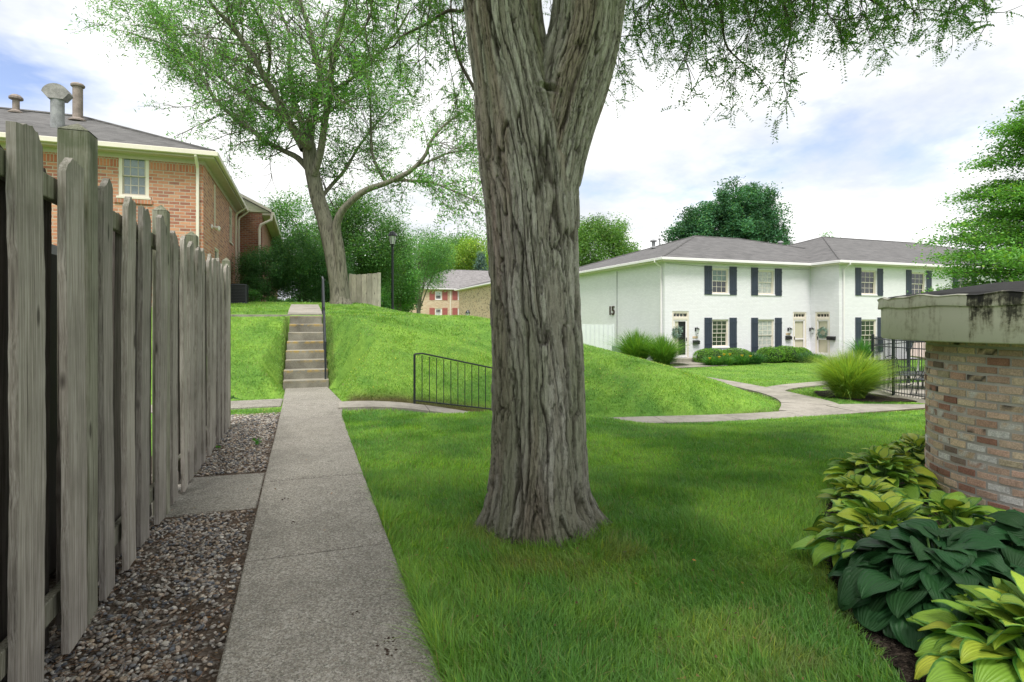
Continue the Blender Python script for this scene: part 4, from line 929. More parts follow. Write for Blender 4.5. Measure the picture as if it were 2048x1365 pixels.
M['wreath'] = m_simple('grey_green_wreath', (.22, .32, .26), .8, .4, 20)
wreath(((j0 + .25 + j1) / 2, .03, .72), .25, .06, (XJ, 0, 0), R(-90), 'pale grey green wreath hanging on the door right of the corner')
wreath(((d1[0] + d1[1]) / 2 - .22, .03, .80), .24, .08, O1, 0, 'leafy wreath on the half open door at the left corner of the white house')
# stoop
x0, x1 = d1[0] - .35, d1[1] + 1.25
T = thing('stoop', 'low concrete stoop of two steps at the leftmost door of the white house', 'stoop', ((x0 + x1) / 2, Y1 - 1, -1))
mb = MB(); mb.box(d1[0] - .1, d1[1] + .3, Y1 - .55, Y1 - .01, -1.2, -.62, .015); mb.build('step', M['conc'], T)
mb = MB(); mb.box(x0, x1, Y1 - 1.9, Y1 - .551, -1.3, -.80, .015); mb.build('step', M['conc'], T)
for a, b in ((XY(1587, Y1)[0] - .3, XJ - .02),):
    T = thing('stoop', 'low concrete stoop at the two pale doors in the corner of the white house', 'stoop', (a, Y1 - 1, -1)); mb = MB(); mb.box(a, b, Y1 - 1.9, Y1 - .01, -1.3, -.66, .015); mb.build('step', M['conc'], T)
# roof fixtures of the white house
def rz_at(x, y): # roof height
    return 4.91 + min((y - (Y1 - .38)) * .31, 2.8)
for px, py, Y, h, r, cap, lab in ((1307, 484, 36.0, .35, .13, 'mush', 'squat grey roof vent near the left hip of the white house roof'), (1319, 481, 37.5, .4, .05, 'thin', 'thin pipe right of the squat vent on the white house roof'), (1561, 484, 35.6, .25, .12, 'mush', 'round roof vent on the ridge of the white house left of the thin pipe'), (1582, 487, 36.5, .4, .04, 'thin', 'thin pipe behind the ridge near the valley of the white house roof'), (1409, 473, 36.0, .12, .2, 'mush', 'low dome vent on the white house ridge in front of the dark tree')):
    x, D = XY(px, Y); z = ZA(py + 6, D); vent('roof_vent', lab, x, Y, z - .15, h, r, 'galv', cap if cap != 'thin' else 'plain', 'vents and pipes on the white house roof')
x, D = XY(1249, 38.0); vent('roof_vent', 'small dark pipe low on the left slope of the white house roof', x, 38.0, ZA(520, D) - .1, .22, .06, 'ac', 'mush', 'vents and pipes on the white house roof')
# ---------------------------------------------------------------- orange brick house (left)
OX, OY0, OY1, OXW = -3.02, 19.75, 28.95, -30.0; OZ = 6.62; OB = 1.2
OH = thing('brick_house', 'two storey orange brick house with cream trim and grey roof behind the board fence', 'house', (OX, OY0, 2.0))
a, b = XY(237, OY0)[0], XY(298, OY0)[0]; D_ = XY(268, OY0)[1]
ow = (a, b, ZA(394, D_), ZA(310, D_)); ow2 = (a - 6.5, b - 6.5, ow[2], ow[3])
low1 = (a, b, 2.75, 4.1)
mb = MB((0, OY0, 0)); wall_mb(mb, OXW, OX, OB, OZ - .05, [ow, ow2, low1])
def oy(px): return YX(px, OX)[0]
sa, sb = oy(427), oy(431.5); sc1, sc2 = oy(429), oy(436)
side_h = [(oy(428.2), oy(431.8), 4.75, 6.2), (oy(429.5), oy(438), 2.6, 4.05), (26.0, 27.0, 4.75, 6.2)]
mbs = MB((OX, 0, 0), R(90)); wall_mb(mbs, OY0, OY1, OB, OZ - .05, side_h)
mbb = MB((0, OY1, 0), R(180)); wall_mb(mbb, -OX, -OXW, OB, OZ - .05, []); mbw = MB((OXW, 0, 0), R(-90)); wall_mb(mbw, -OY1, -OY0, OB, OZ - .05, [])
mall = MB()
for q in (mb, mbs, mbb, mbw): mall.add(np.concatenate(q.v), [np.concatenate(f) for f in q.f.values()])
mall.build('wall', M['orange_brick'], OH)
mb = MB((0, OY0, 0)); mb.box(OXW, OX + .02, -.03, -.002, OZ - .34, OZ - .12); 
mb.build('frieze', M['olive_trim'], OH)
mb = MB((OX, 0, 0), R(90)); mb.box(OY0, OY1, -.03, -.002, OZ - .34, OZ - .12); mb.build('frieze', M['olive_trim'], OH)
M['soldier'] = m_brick('soldier_brick', [(.52, .17, .09), (.42, .13, .08), (.56, .22, .12)], (.42, .36, .29), bw=.085, rh=.26, ms=.01)
mb = MB((0, OY0, 0)); mb.box(OXW, a - .01, -.012, -.001, OZ - .60, OZ - .342); mb.box(b + .01, OX + .0, -.012, -.001, OZ - .60, OZ - .342); mb.box(a - .1, b + .1, -.04, -.001, ow[2] - .20, ow[2] - .08); mb.build('brick_course', M['soldier'], OH)
for h in (ow, ow2, low1): window(OH, (0, OY0, 0), 0, *h, cols=3, rows=2, rec=.05, mat='trim', panes=('sky_glass', 'sky_glass'), sill='trim', fw=.09, sash='olive_trim')
for h in side_h: window(OH, (OX, 0, 0), R(90), *h, cols=3, rows=2, rec=.05, mat='trim', panes=('glass', 'glass'), sill='trim')
hip_roof(OH, OXW, OX, OY0, OY1, OZ, 8.75, ov=.36, trim='olive_trim')
downspout(OH, (0, OY0, 0), 0, OX - .14, OB, OZ - .06, 'trim', kick=.36)
for px in (468.5, 486): downspout(OH, (OX, 0, 0), R(90), min(oy(px), OY1 - .2), OB, OZ - .06, 'trim', kick=.36)
T = thing('floodlight', 'white twin security floodlight on the side wall of the orange brick house', 'floodlight', (OX + .1, oy(423), 5.0))
yy = oy(422); zc = ZA(454, YX(422, OX)[1])
mb = MB((OX, 0, 0), R(90)); mb.box(yy - .07, yy + .07, -.05, 0, zc - .06, zc + .08, .01); mb.build('base', M['white_trim'], T)
for s_ in (-1, 1):
    mb = MB((OX, 0, 0), R(90)); mb.tube([(yy, -.05, zc), (yy + .1 * s_, -.14, zc - .03), (yy + .13 * s_, -.26, zc - .05)], [.02, .045, .075], 10); mb.build('lamp_head', M['white_trim'], T)
# roof stacks of the brick house
x, D = XY(115, 21.4); vent('roof_stack', 'tall galvanised roof stack with a rusty curved cowl on the orange brick house', x, 21.4, ZA(262, D), ZA(192, D) - ZA(262, D), .18, 'galv', 'cowl')
x, D = XY(155.5, 23.4); vent('roof_stack', 'tall rust streaked round roof stack with a flat cap on the orange brick house', x, 23.4, ZA(238, D), ZA(176, D) - ZA(238, D), .15, 'rust', 'plain')
x, D = XY(32, 23.9); vent('roof_vent', 'small rusty mushroom vent at the left of the orange brick house roof', x, 23.9, ZA(222, D), .35, .10, 'rust', 'mush')
# neighbouring wing
WX, WYY = -1.98, 28.98
WH = thing('brick_house', 'further brick house end with cream clapboard gable behind the dark shrubs', 'house', (WX, WYY, 2.2))
mb = MB((0, WYY, 0)); wall_mb(mb, -8, WX, 1.2, 6.5, []); mbs = MB((WX, 0, 0), R(90)); wall_mb(mbs, WYY, 44, 1.2, 6.5, [])
mall = MB()
for q in (mb, mbs): mall.add(np.concatenate(q.v), [np.concatenate(f) for f in q.f.values()])
M['red_brick'] = m_brick('dark_red_brick', [(.30, .10, .07), (.36, .13, .08), (.24, .08, .06), (.40, .17, .10)], (.33, .28, .24), bw=.22, rh=.085, ms=.01)  # red brick of the further house, darker than the orange brick
mall.build('wall', M['red_brick'], WH)
g0, g1 = -8.0, WX + .38; e = 6.52; pk = 8.35; xp = -5.2
def m_clap():
    m, t = newmat('cream_clapboard'); s = nd(t, 'ShaderNodeSeparateXYZ', {0: pos(t)}); f = mth(t, 'FRACT', mth(t, 'DIVIDE', s.outputs[2], .17))
    k = ramp(t, f, [(0.0, (.30, .29, .22)), (.10, (.60, .58, .46)), (1, (.64, .62, .50))]); finish(t, bsdf(t, k, .6, f, .8, .02).outputs[0]); return m
mb = MB(); mb.prism([(g0, e), (g1 - .02, e), (xp, pk - .08)], WYY - .06, WYY + .1, axis=1); mb.build('gable', m_clap(), WH)
mb = MB(); mb.prism([(g1 + .02, e - .02), (g1 + .02, e + .10), (xp, pk + .10), (xp, pk - .04)], WYY - .12, 44, axis=1); mb.build('roof', M['roof'], WH)
mb = MB(); mb.box(g1 - .0, g1 + .14, WYY - .14, 44, e - .16, e + .02, .02); mb.prism([(g1 + .03, e - .0), (g1 + .03, e + .13), (xp, pk + .13), (xp, pk)], WYY - .17, WYY - .121, axis=1); mb.box(WX + .0, g1 - .02, WYY, 43.9, e - .12, e - .02); mb.build('gutter', M['trim'], WH)
mb = MB(); mb.tube([(g1 + .05, WYY - .1, e - .1), (g1 + .02, WYY - .12, e - .35), (WX - .06, WYY - .10, e - .6), (WX - .12, WYY - .08, e - .8), (WX - .12, WYY - .08, 1.5)], .06, 8); mb.build('downspout', M['trim'], WH)
# ---------------------------------------------------------------- far tan houses
def far_house(label, x0, x1, y0, y1, ze, zr, zb, brick, wins_f=(), side=False):
    T = thing('tan_house', label, 'house', (x0, y0, zb))
    mb = MB((0, y0, 0)); wall_mb(mb, x0, x1, zb, ze, [w[:4] for w in wins_f])
    mbs = MB((x0, 0, 0), R(-90)); wall_mb(mbs, -y1, -y0, zb, ze, []); mbe = MB((x1, 0, 0), R(90)); wall_mb(mbe, y0, y1, zb, ze, [])
    mall = MB()
    for q in (mb, mbs, mbe): mall.add(np.concatenate(q.v), [np.concatenate(f) for f in q.f.values()])
    mall.build('wall', M[brick], T)
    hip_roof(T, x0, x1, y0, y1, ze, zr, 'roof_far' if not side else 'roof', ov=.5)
    for w in wins_f:
        window(T, (0, y0, 0), 0, *w[:4], cols=3, rows=2, panes=w[4], mat='white_trim', fw=.16)
        for a, b in ((w[0] - 1.0, w[0] - .1), (w[1] + .1, w[1] + 1.0)): shutter(T, (0, y0, 0), 0, a, b, w[2] - .1, w[3] + .1, 'red_shutter')
    return T
YA = 95.0; xa = XY(816, YA)[0]
def fw_(a, b, t, bt): x0, D = XY(a, YA); x1, _ = XY(b, YA); return (x0, x1, ZA(bt, D), ZA(t, D))
wf = [fw_(870.5, 883.5, 583, 599.5) + (('blind', 'glass'),), fw_(916, 929, 583, 599.5) + (('blind', 'blind'),), fw_(870.5, 883.5, 617.5, 632) + (('glass', 'curtain'),), fw_(916, 929, 617.5, 632) + (('blind', 'blind'),)]
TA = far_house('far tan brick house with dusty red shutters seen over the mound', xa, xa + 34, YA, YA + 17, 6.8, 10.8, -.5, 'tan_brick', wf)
xd = XY(900.5, YA)[0]; mb = MB((0, YA, 0)); mb.box(xd - .08, xd + .08, -.15, -.01, 0, 6.4); mb.build('downspout', M['trim'], TA)
far_house('tan brick house wall speckled with dark bricks standing nearer beside the trunk', 22.7, 52, 61, 88, 6.3, 10.0, -1.5, 'brown_brick', (), True)
# ================================================================ VEGETATION
def unit(v): return v / (np.linalg.norm(v, axis=-1, keepdims=True) + 1e-9)
def leafcards(P, size, aspect, rg, up=.5, droop=0.0, dirs=None):
    n = len(P); nrm = rg.normal(0, 1, (n, 3)); nrm[:, 2] = np.abs(nrm[:, 2]) + up; nrm = unit(nrm)
    a = rg.normal(0, 1, (n, 3)) if dirs is None else dirs + rg.normal(0, .35, (n, 3)); a[:, 2] -= droop
    a = unit(a - nrm * (a * nrm).sum(1)[:, None]); b = np.cross(nrm, a)
    s = np.asarray(size, float).reshape(-1, 1) * np.ones((n, 1)); w = s * aspect
    V = np.stack([P - a * s * .5, P + b * w * .5 - a * s * .05 + nrm * s * .08, P + a * s * .5, P - b * w * .5 - a * s * .05 + nrm * s * .08], 1)
    F_ = np.arange(4 * n).reshape(n, 4); return V.reshape(-1, 3), F_
def leafcol(n, rg, base, var=.25, yellow=.1):
    c = np.asarray(base) * (1 + rg.normal(0, var, (n, 1)).clip(-.6, .8)); y = rg.random((n, 1)) < yellow
    return np.clip(np.where(y, c * np.array([1.7, 1.25, .8]), c), .003, .9)
def grow(P0, d, L, r, lev, rg, tubes, tips, wander=.25, upb=.1, nchild=(5, 4), spread=.8, lr=(.55, .55)):
    n = 6; pts = [P0]; dd = d.copy(); st_ = L / (n - 1)
    for i in range(n - 1):
        dd = unit(dd + rg.normal(0, wander, 3) * .5 + np.array([0, 0, upb]) * .25); pts.append(pts[-1] + dd * st_)
    pts = np.array(pts); tubes.append((pts, np.linspace(r, max(r * .35, .004), n)))
    if lev == 0: tips.append(pts); return
    for k in range(nchild[len(nchild) - lev]):
        f = rg.uniform(.25, 1.0); i = min(int(f * (n - 1)), n - 2); p = pts[i] + (pts[i + 1] - pts[i]) * (f * (n - 1) - i)
        cd = unit(unit(pts[i + 1] - pts[i]) + rg.normal(0, spread, 3)); grow(p, cd, L * rg.uniform(.7, 1.2) * lr[len(lr) - lev], r * .5, lev - 1, rg, tubes, tips, wander, upb, nchild, spread, lr)
def tube_obj(name, tubes, mat, parent, sides=6, thick=.05):
    mb = MB()
    for p, r in tubes: mb.tube(p, r, 9 if r[0] > .12 else (6 if r[0] > thick else 4), cap=False)
    return mb.build(name, mat, parent, smooth=True)
def m_barkfar(name, c):
    m, t = newmat(name); g = noise(t, 1.0, 6.0, scalev(t, pos(t), (18, 18, 2.5)), .65, .5)
    k = ramp(t, g, [(.35, tuple(x * .35 for x in c)), (.5, c), (.68, tuple(x * 1.35 for x in c))]); finish(t, bsdf(t, k, .9, g, .9, .03, spec=.2).outputs[0]); return m
M['barkfar'] = m_barkfar('far_bark', (.175, .165, .13)); M['twig'] = m_barkfar('twig_bark', (.10, .09, .07))
# ---------------------------------------------------------------- honey locust behind the stairs
DM = 22.3
def PX(pts, D0=DM, dD=None):
    return np.array([WP(a, b, D0 + (0 if dD is None else dD * k / max(1, len(pts) - 1))) for k, (a, b) in enumerate(pts)])
rg = np.random.default_rng(21)
limbs = [
 ([(684, 622), (679, 588), (668, 520), (652, 450), (637, 400), (628, 360), (622, 325), (617, 288)], 0, (42, 37, 33, 31, 30, 29, 29, 27)),
 ([(684, 615), (684, 560), (679, 500), (673, 455), (683, 425), (702, 404), (732, 381), (774, 366), (820, 343), (850, 312), (862, 282), (892, 248), (926, 225)], -1.5, (28, 24, 20, 17, 15, 13, 12, 10, 9, 7, 6, 4, 3)),
 ([(618, 290), (603, 278), (576, 244), (557, 202), (534, 164), (511, 122), (481, 76), (454, 42), (424, 10), (400, -40)], -3, (24, 17, 15, 13, 12, 10, 9, 8, 6, 4)),
 ([(622, 345), (595, 316), (565, 301), (530, 282), (500, 259), (469, 236), (443, 213), (424, 190), (412, 164), (393, 141), (363, 110), (325, 88), (270, 70)], 1.5, (14, 12, 10, 9, 9, 8, 8, 7, 6, 6, 5, 4, 2)),
 ([(606, 300), (585, 262), (561, 232), (523, 209), (485, 187), (447, 160), (408, 129), (370, 95), (320, 60), (260, 50)], 3.5, (13, 11, 10, 9, 8, 7, 6, 5, 4, 2)),
 ([(617, 292), (620, 265), (629, 213), (641, 164), (633, 114), (618, 57), (600, 0), (585, -60)], .5, (22, 19, 16, 14, 12, 10, 8, 6)),
 ([(628, 350), (641, 305), (652, 228), (660, 183), (664, 126), (675, 76), (690, 15), (700, -60)], -2, (14, 14, 13, 12, 10, 8, 6, 4)),
 ([(613, 285), (600, 240), (587, 198), (578, 126), (582, 80), (560, 20), (540, -40)], 2.5, (13, 11, 9, 7, 6, 5, 4)),
 ([(774, 366), (760, 345), (745, 310), (742, 267), (741, 213), (735, 160)], 1, (8, 7, 6, 5, 4, 3)),
 ([(790, 360), (824, 362), (864, 366), (904, 381), (957, 404)], -2, (7, 6, 5, 4, 2)),
 ([(830, 335), (870, 318), (904, 305), (957, 301)], 2, (6, 5, 4, 2)),
 ([(660, 183), (700, 160), (745, 120), (790, 70), (820, 20)], -2, (9, 7, 6, 4, 3)),
 ([(634, 410), (655, 380), (690, 340), (720, 290), (760, 240), (800, 200)], 3, (9, 8, 7, 5, 4, 2)),
 ([(511, 122), (470, 120), (420, 100), (360, 60), (300, 10)], 2, (6, 5, 4, 3, 2)),
 ([(534, 164), (540, 110), (530, 60), (500, 0), (480, -50)], -3, (7, 6, 5, 4, 3)),
]
LT = thing('locust_tree', 'tall spreading locust tree with a leaning double trunk on the bank above the stairs', 'tree', tuple(WP(685, 640, DM)[:2]) + (2.0,))
tubes = []; tips = []; bt = []
for k, (pts, dD, ws) in enumerate(limbs):
    P = PX(pts, DM + (0 if k < 2 else rg.uniform(-.4, .4)), dD); r = np.array(ws) / 2 * DM / F
    if k < 2: r = r.copy(); r[0] *= 1.35
    P = poly_ribbon(np.c_[P, r], 3 * len(P)); tubes.append((P[:, :3], P[:, 3]))
    if k < 1: continue
    a0 = 10 if k == 1 else 2 if k < 8 else 1
    for q in np.linspace(a0 * 3, len(P) - 1, int(1.15 * (len(P) - a0 * 3))):
        i = min(int(q), len(P) - 2); p = P[i, :3]; ax = unit(P[i + 1, :3] - P[i, :3])
        for z in range(2):
            d = unit(ax * .5 + rg.normal(0, .75, 3) + np.array([0, 0, .15])); L = rg.uniform(1.1, 2.3) * (1 if q > len(P) * .4 else .7)
            grow(p, d, L, max(.012, P[i, 3] * .3), 1, rg, tubes, tips, .35, .05, (6,), .75, (.6,))
tube_obj('trunk', tubes, M['barkfar'], LT, thick=.03)
tip = np.array(tips); tip = tip[fbm(tip[:, 3, 0] * .9, tip[:, 3, 1] * .9, tip[:, 3, 2] * .9, 77, 2) > .42]; n_per = 27
def tipleaves(tip, n_per, rg, sig, size, asp, base, var=.22, yel=.08, droop=.5, light=None):
    m = len(tip); idx = rg.integers(1, tip.shape[1], (m, n_per)); c = tip[np.arange(m)[:, None], idx]
    P = (c + rg.normal(0, sig, (m, n_per, 3))); cc = 1 + rg.normal(0, .20, (m, 1, 1)) * np.ones((m, n_per, 1))
    P = P.reshape(-1, 3); col = leafcol(len(P), rg, base, var, yel) * cc.reshape(-1, 1)
    V, Fc = leafcards(P, rg.uniform(.7, 1.3, len(P)) * size, asp, rg, .3, droop); return V, Fc, np.repeat(col, 4, 0)
V, Fc, C_ = tipleaves(tip, n_per, rg, .15, .16, .26, (.15, .33, .085))
np_obj('crown', V, Fc, M['leaf'], LT, col=C_)
print('locust leaves', len(Fc), 'tips', len(tip))
# ---------------------------------------------------------------- foreground tree: limbs overhead and hanging sprays
rg = np.random.default_rng(5)
def pinnate(base, d, L, rg, pairs=9):
    """one compound leaf: rachis plus leaflet pairs. returns leaflet centres and directions"""
    up = np.array([0, 0, 1.0]); s = unit(np.cross(d, up) + rg.normal(0, .25, 3)); P = []; A = []
    f = np.linspace(.12, 1, pairs)[:, None]; c = base + d * L * f + np.array([0, 0, -1]) * (L * .35 * f ** 2)
    for sg in (-1, 1):
        dirn = unit(s * sg + d * .35 + np.array([0, 0, -.25])); P.append(c + dirn * L * .11); A.append(np.repeat(dirn[None], pairs, 0))
    return np.concatenate(P), np.concatenate(A), s
def spray_px(top, end, D, rg, PP, AA, tubes, dens=1.0, nseg=9):
    a = WP(top[0], top[1], D); b = WP(end[0], end[1], D + rg.uniform(-.3, .3)); pts = []
    for k in range(nseg + 1):
        f = k / nseg; q = a + (b - a) * f; q[2] -= 0.0; pts.append(q + rg.normal(0, .03, 3) * (0 < f))
    pts = np.array(pts); tubes.append((pts, np.linspace(.010, .003, nseg + 1))); L = np.linalg.norm(b - a)
    segs = [(pts, 1.0)]
    for k in range(int(2 + L * 3.5)):
        i = rg.integers(1, nseg); d = unit(unit(pts[i] - pts[i - 1]) + rg.normal(0, .7, 3)); l = rg.uniform(.2, .5) * min(1, L)
        q = [pts[i]]
        for z in range(4): d = unit(d + rg.normal(0, .3, 3) + np.array([0, 0, -.12])); q.append(q[-1] + d * l / 4)
        q = np.array(q); tubes.append((q, np.linspace(.005, .002, 5))); segs.append((q, .9))
    for q, w in segs:
        Ls = np.linalg.norm(q[-1] - q[0]); m = int((Ls / .035) * dens * w) + 2
        for z in range(m):
            i = rg.integers(0, len(q) - 1) if z > 1 else len(q) - 2; f = rg.random(); p = q[i] + (q[i + 1] - q[i]) * (f if z > 1 else 1)
            d = unit(unit(q[i + 1] - q[i]) * .6 + rg.normal(0, .7, 3)); P, A, s = pinnate(p, d, rg.uniform(.10, .19), rg); PP.append(P); AA.append(A)
PP = []; AA = []; tubes = []
ends = []
prof = [(1205, 60), (1235, 150), (1275, 110), (1310, 115), (1350, 125), (1385, 145), (1420, 130), (1450, 165), (1470, 182), (1500, 120), (1530, 80), (1556, 186), (1590, 110), (1625, 70), (1660, 60), (1700, 95), (1735, 80), (1772, 128), (1800, 60), (1835, 50), (1878, 92), (1905, 40), (1935, 20), (1966, 62)]
for px, py in prof:
    nn = 3 if 1380 < px < 1600 else 2
    for k in range(nn):
        e = (px + rg.normal(0, 12) * (k > 0), py * (1 if k == 0 else rg.uniform(.35, .9)))
        ends.append(((e[0] - rg.uniform(-40, 80), -rg.uniform(60, 200)), e, rg.uniform(4.6, 6.8)))
for k in range(26): e = (rg.uniform(1250, 1800), rg.uniform(5, 75)); ends.append(((e[0] - rg.uniform(-60, 120), -rg.uniform(60, 220)), e, rg.uniform(5, 7.5)))
for px, py in [(925, 60), (905, 130), (880, 90), (860, 190), (935, 200), (840, 150), (815, 110), (800, 175), (780, 90), (760, 140), (740, 80), (722, 120), (700, 60), (875, 250), (910, 280), (945, 300), (845, 60), (690, 90), (665, 40), (1215, 190), (930, 120), (890, 30), (820, 40), (1100, 60), (1094, 30)]:
    for k in range(1): e = (px + rg.normal(0, 14), py * rg.uniform(.7, 1.05)); ends.append(((e[0] + rg.uniform(-60, 80), -rg.uniform(60, 200)), e, rg.uniform(5.5, 8)))
for a, b, D in ends: spray_px(a, b, D, rg, PP, AA, tubes, .46)
# visible dark limb left of the trunk
for pts, D in (([(940, -30), (926, 20), (896, 22), (850, 50), (805, 72), (789, 91), (770, 100)], 5.6), ([(950, 180), (918, 120), (905, 60), (900, -40)], 6.0), ([(1350, -120), (1400, -40), (1440, 20), (1452, 90), (1490, 130)], 5.6), ([(1500, -120), (1560, -10), (1580, 60), (1572, 110)], 5.9), ([(700, -100), (740, 0), (735, 45), (700, 90)], 6.6)):
    P = PX(pts, D); tubes.append((poly_ribbon(np.c_[P, np.linspace(.022, .006, len(P))], 24)[:, :3], np.linspace(.022, .006, 24)))
PP = np.concatenate(PP); AA = np.concatenate(AA)
V, Fc = leafcards(PP, rg.uniform(.026, .037, len(PP)), .40, rg, .4, .1, AA); Cs = np.repeat(leafcol(len(PP), rg, (.11, .24, .06), .22, .14), 4, 0)
print('leaflets', len(PP))
# overhead limbs and canopy (above the frame), carrying the same leaves
ov = []; otips = []
top1 = WP(900, -620, DT); top2 = WP(1350, -600, DT)
for base, n in ((top1, 9), (top2, 9)):
    for k in range(n):
        a = rg.uniform(0, 6.28) if k % 2 else rg.normal(R(245), .6); d = unit(np.array([math.cos(a), math.sin(a), rg.uniform(.15, .6)])); grow(base + rg.normal(0, .15, 3), d, rg.uniform(3.5, 6.5), .10, 2, rg, ov, otips, .3, .12, (9, 7), .7, (.5, .45))
otips = np.array(otips); ok = np.array([(q[:, 2].min() > 1.5 + .66 * max(camD(q[:, 0].mean(), q[:, 1].mean()) + .5, 0)) and q[:, 2].min() > 4.4 for q in otips])
ovk = [(p, r) for p, r in ov if all(H + .64 * max(camD(a[0], a[1]) + .3, 0) < a[2] for a in p) or r[0] > .09 and p[:, 2].min() > 5]
V3, F3, C3 = tipleaves(otips[ok], 24, rg, .28, .19, .40, (.085, .19, .05))
q_ = V3.reshape(-1, 4, 3).min(1); q2 = V3.reshape(-1, 4, 3).mean(1); kk_ = q_[:, 2] > 1.5 + .60 * np.maximum(camD(q2[:, 0], q2[:, 1]) + .2, 0)
V3 = V3.reshape(-1, 4, 3)[kk_].reshape(-1, 3); C3 = C3.reshape(-1, 4, 3)[kk_].reshape(-1, 3); F3 = np.arange(len(V3)).reshape(-1, 4)
print('overhead', len(F3), len(otips), ok.sum())
np_obj('crown', np.concatenate([V, V3]), np.concatenate([Fc, F3 + len(V)]), M['leaf'], SHADE, col=np.concatenate([Cs, C3]))
tube_obj('branches', tubes + ovk, M['twig'], SHADE, thick=.02)
# ---------------------------------------------------------------- clump trees
def at(px, py, D): return WP(px, py, D)
def clump_tree(name, label, cat, c, R3, z0, nclump, nleaf, size, base, seed, trunk_r=.15, asp=.55, flat=1.0, group=None, shell=.55, cl=.28, yel=.1, limbs=14, droop=.2, cone=False, lobes=None):
    """crown of leaf clumps round an ellipsoid centre c (absolute z) with radii R3, trunk from z0"""
    rg = np.random.default_rng(seed); c = np.array(c, float); R3 = np.array(R3, float)
    T = thing(name, label, cat, (c[0], c[1], z0), group)
    d = unit(rg.normal(0, 1, (nclump, 3))); rad = shell + (1 - shell) * rg.random((nclump, 1)) ** .6
    if cone:
        h = rg.random((nclump, 1)) ** 1.4; a = rg.uniform(0, 6.28, (nclump, 1)); rr = (1 - h) * (.55 + .45 * rg.random((nclump, 1)) ** .5)
        cc = c + np.concatenate([np.cos(a) * rr * R3[0], np.sin(a) * rr * R3[1], (h * 2 - 1) * R3[2]], 1)
    else:
        wob = 1 + .35 * (fbm(d[:, 0] * 2.1 + 7, d[:, 1] * 2.1 + seed, d[:, 2] * 2.1 + 3, seed, 2) - .5)[:, None] * 2
        cc = c + d * R3 * rad * wob
    if lobes:
        lc = np.array([np.r_[at(q[0], q[1], q[2])] for q in lobes]); lr_ = np.array([q[3] for q in lobes], float); w_ = lr_.prod(1) ** .67; k = rg.choice(len(lobes), nclump, p=w_ / w_.sum()); cc = lc[k] + d * lr_[k] * rad
    nleaf = int(nleaf * 1.7); size = size * .74
    P = cc[:, None, :] + rg.normal(0, 1, (nclump, nleaf, 3)).clip(-1.6, 1.6) * (R3.mean() * cl * rg.uniform(.6, 1.2, (nclump, 1, 1))) * np.array([1, 1, flat])
    P = P.reshape(-1, 3); tint = np.repeat(1 + rg.normal(0, .22, (nclump, 1)), nleaf, 0)
    col = leafcol(len(P), rg, base, .2, yel) * tint.clip(.5, 1.7); k = P[:, 2] > z0 + .05; P = P[k]; col = col[k]
    V, Fc = leafcards(P, rg.uniform(.7, 1.3, len(P)) * size, asp, rg, .45, droop); np_obj('crown', V, Fc, M['leaf'], T, col=np.repeat(col, 4, 0))
    tubes = []; tp_ = np.array([c[0], c[1], c[2] + R3[2] * .4]); b0 = np.array([c[0], c[1], z0 - .1])
    tubes.append((np.linspace(b0, tp_, 8) + rg.normal(0, trunk_r * .3, (8, 3)) * np.linspace(0, 1, 8)[:, None], np.linspace(trunk_r, trunk_r * .3, 8)))
    for k in rg.choice(nclump, min(limbs, nclump), False):
        f = rg.uniform(.15, .8); p = b0 + (tp_ - b0) * f; q = cc[k]; m_ = (p + q) / 2 + np.array([0, 0, .08 * np.linalg.norm(q - p)]); Q = np.array([p, m_, q])
        tubes.append((poly_ribbon(np.c_[Q, [0, 0, 0]], 7)[:, :3], np.linspace(trunk_r * .35, trunk_r * .06, 7)))
    tube_obj('trunk', tubes, M['barkfar'], T, thick=.03); return T
DG = (.07, .18, .065); MG = (.09, .23, .055); YG = (.13, .26, .045)
clump_tree('shrub', 'broad dark green shrub against the brick house left of the upper path', 'shrub', at(535, 545, 24.5), (1.25, 1.1, 1.15), 2.05, 90, 190, .085, DG, 31, .05, group='dark shrubs at the top of the bank', cl=.20)
clump_tree('shrub', 'tall dense dark shrub behind the end of the upper path', 'shrub', at(600, 535, 25.5), (1.35, 1.2, 1.35), 2.1, 110, 190, .085, (.085, .205, .07), 32, .05, group='dark shrubs at the top of the bank', cl=.20)
clump_tree('shrub', 'dark shrub directly left of the leaning locust trunk', 'shrub', at(655, 560, 26.0), (1.3, 1.1, 1.15), 2.1, 80, 170, .085, (.075, .19, .07), 33, .05, group='dark shrubs at the top of the bank', cl=.22)
clump_tree('shrub', 'leafy shrub with paler leaves between the locust trunk and the pale fence panel', 'shrub', at(712, 590, 24.6), (.32, .4, .42), 2.1, 34, 110, .07, MG, 34, .03, cl=.25)
clump_tree('shrub', 'low bright weedy shrub beside the air conditioner', 'shrub', at(508, 596, 22.5), (.28, .25, .26), 2.05, 16, 70, .07, (.07, .2, .05), 35, .02, cl=.3)
clump_tree('shrub', 'small bright leaf plant in front of the dark shrubs', 'shrub', at(552, 603, 23.5), (.3, .25, .2), 2.1, 12, 60, .07, (.09, .23, .05), 36, .02, cl=.35)
clump_tree('tree', 'dense dark green tree standing between the locust trunk and the lamp post', 'tree', at(722, 490, 33.0), (2.5, 2.2, 2.6), 1.8, 170, 190, .15, (.085, .20, .055), 41, .22, cl=.2)
clump_tree('tree', 'light green tree rising behind the dark shrubs left of the locust trunk', 'tree', at(612, 490, 36.0), (3.0, 2.4, 2.6), 2.0, 120, 170, .17, (.10, .25, .06), 42, .2, cl=.2)
clump_tree('tree', 'bushy mid green tree right of the lamp post', 'tree', at(800, 560, 45.0), (1.35, 1.6, 2.3), .5, 90, 150, .17, (.10, .25, .065), 43, .2, cl=.22)
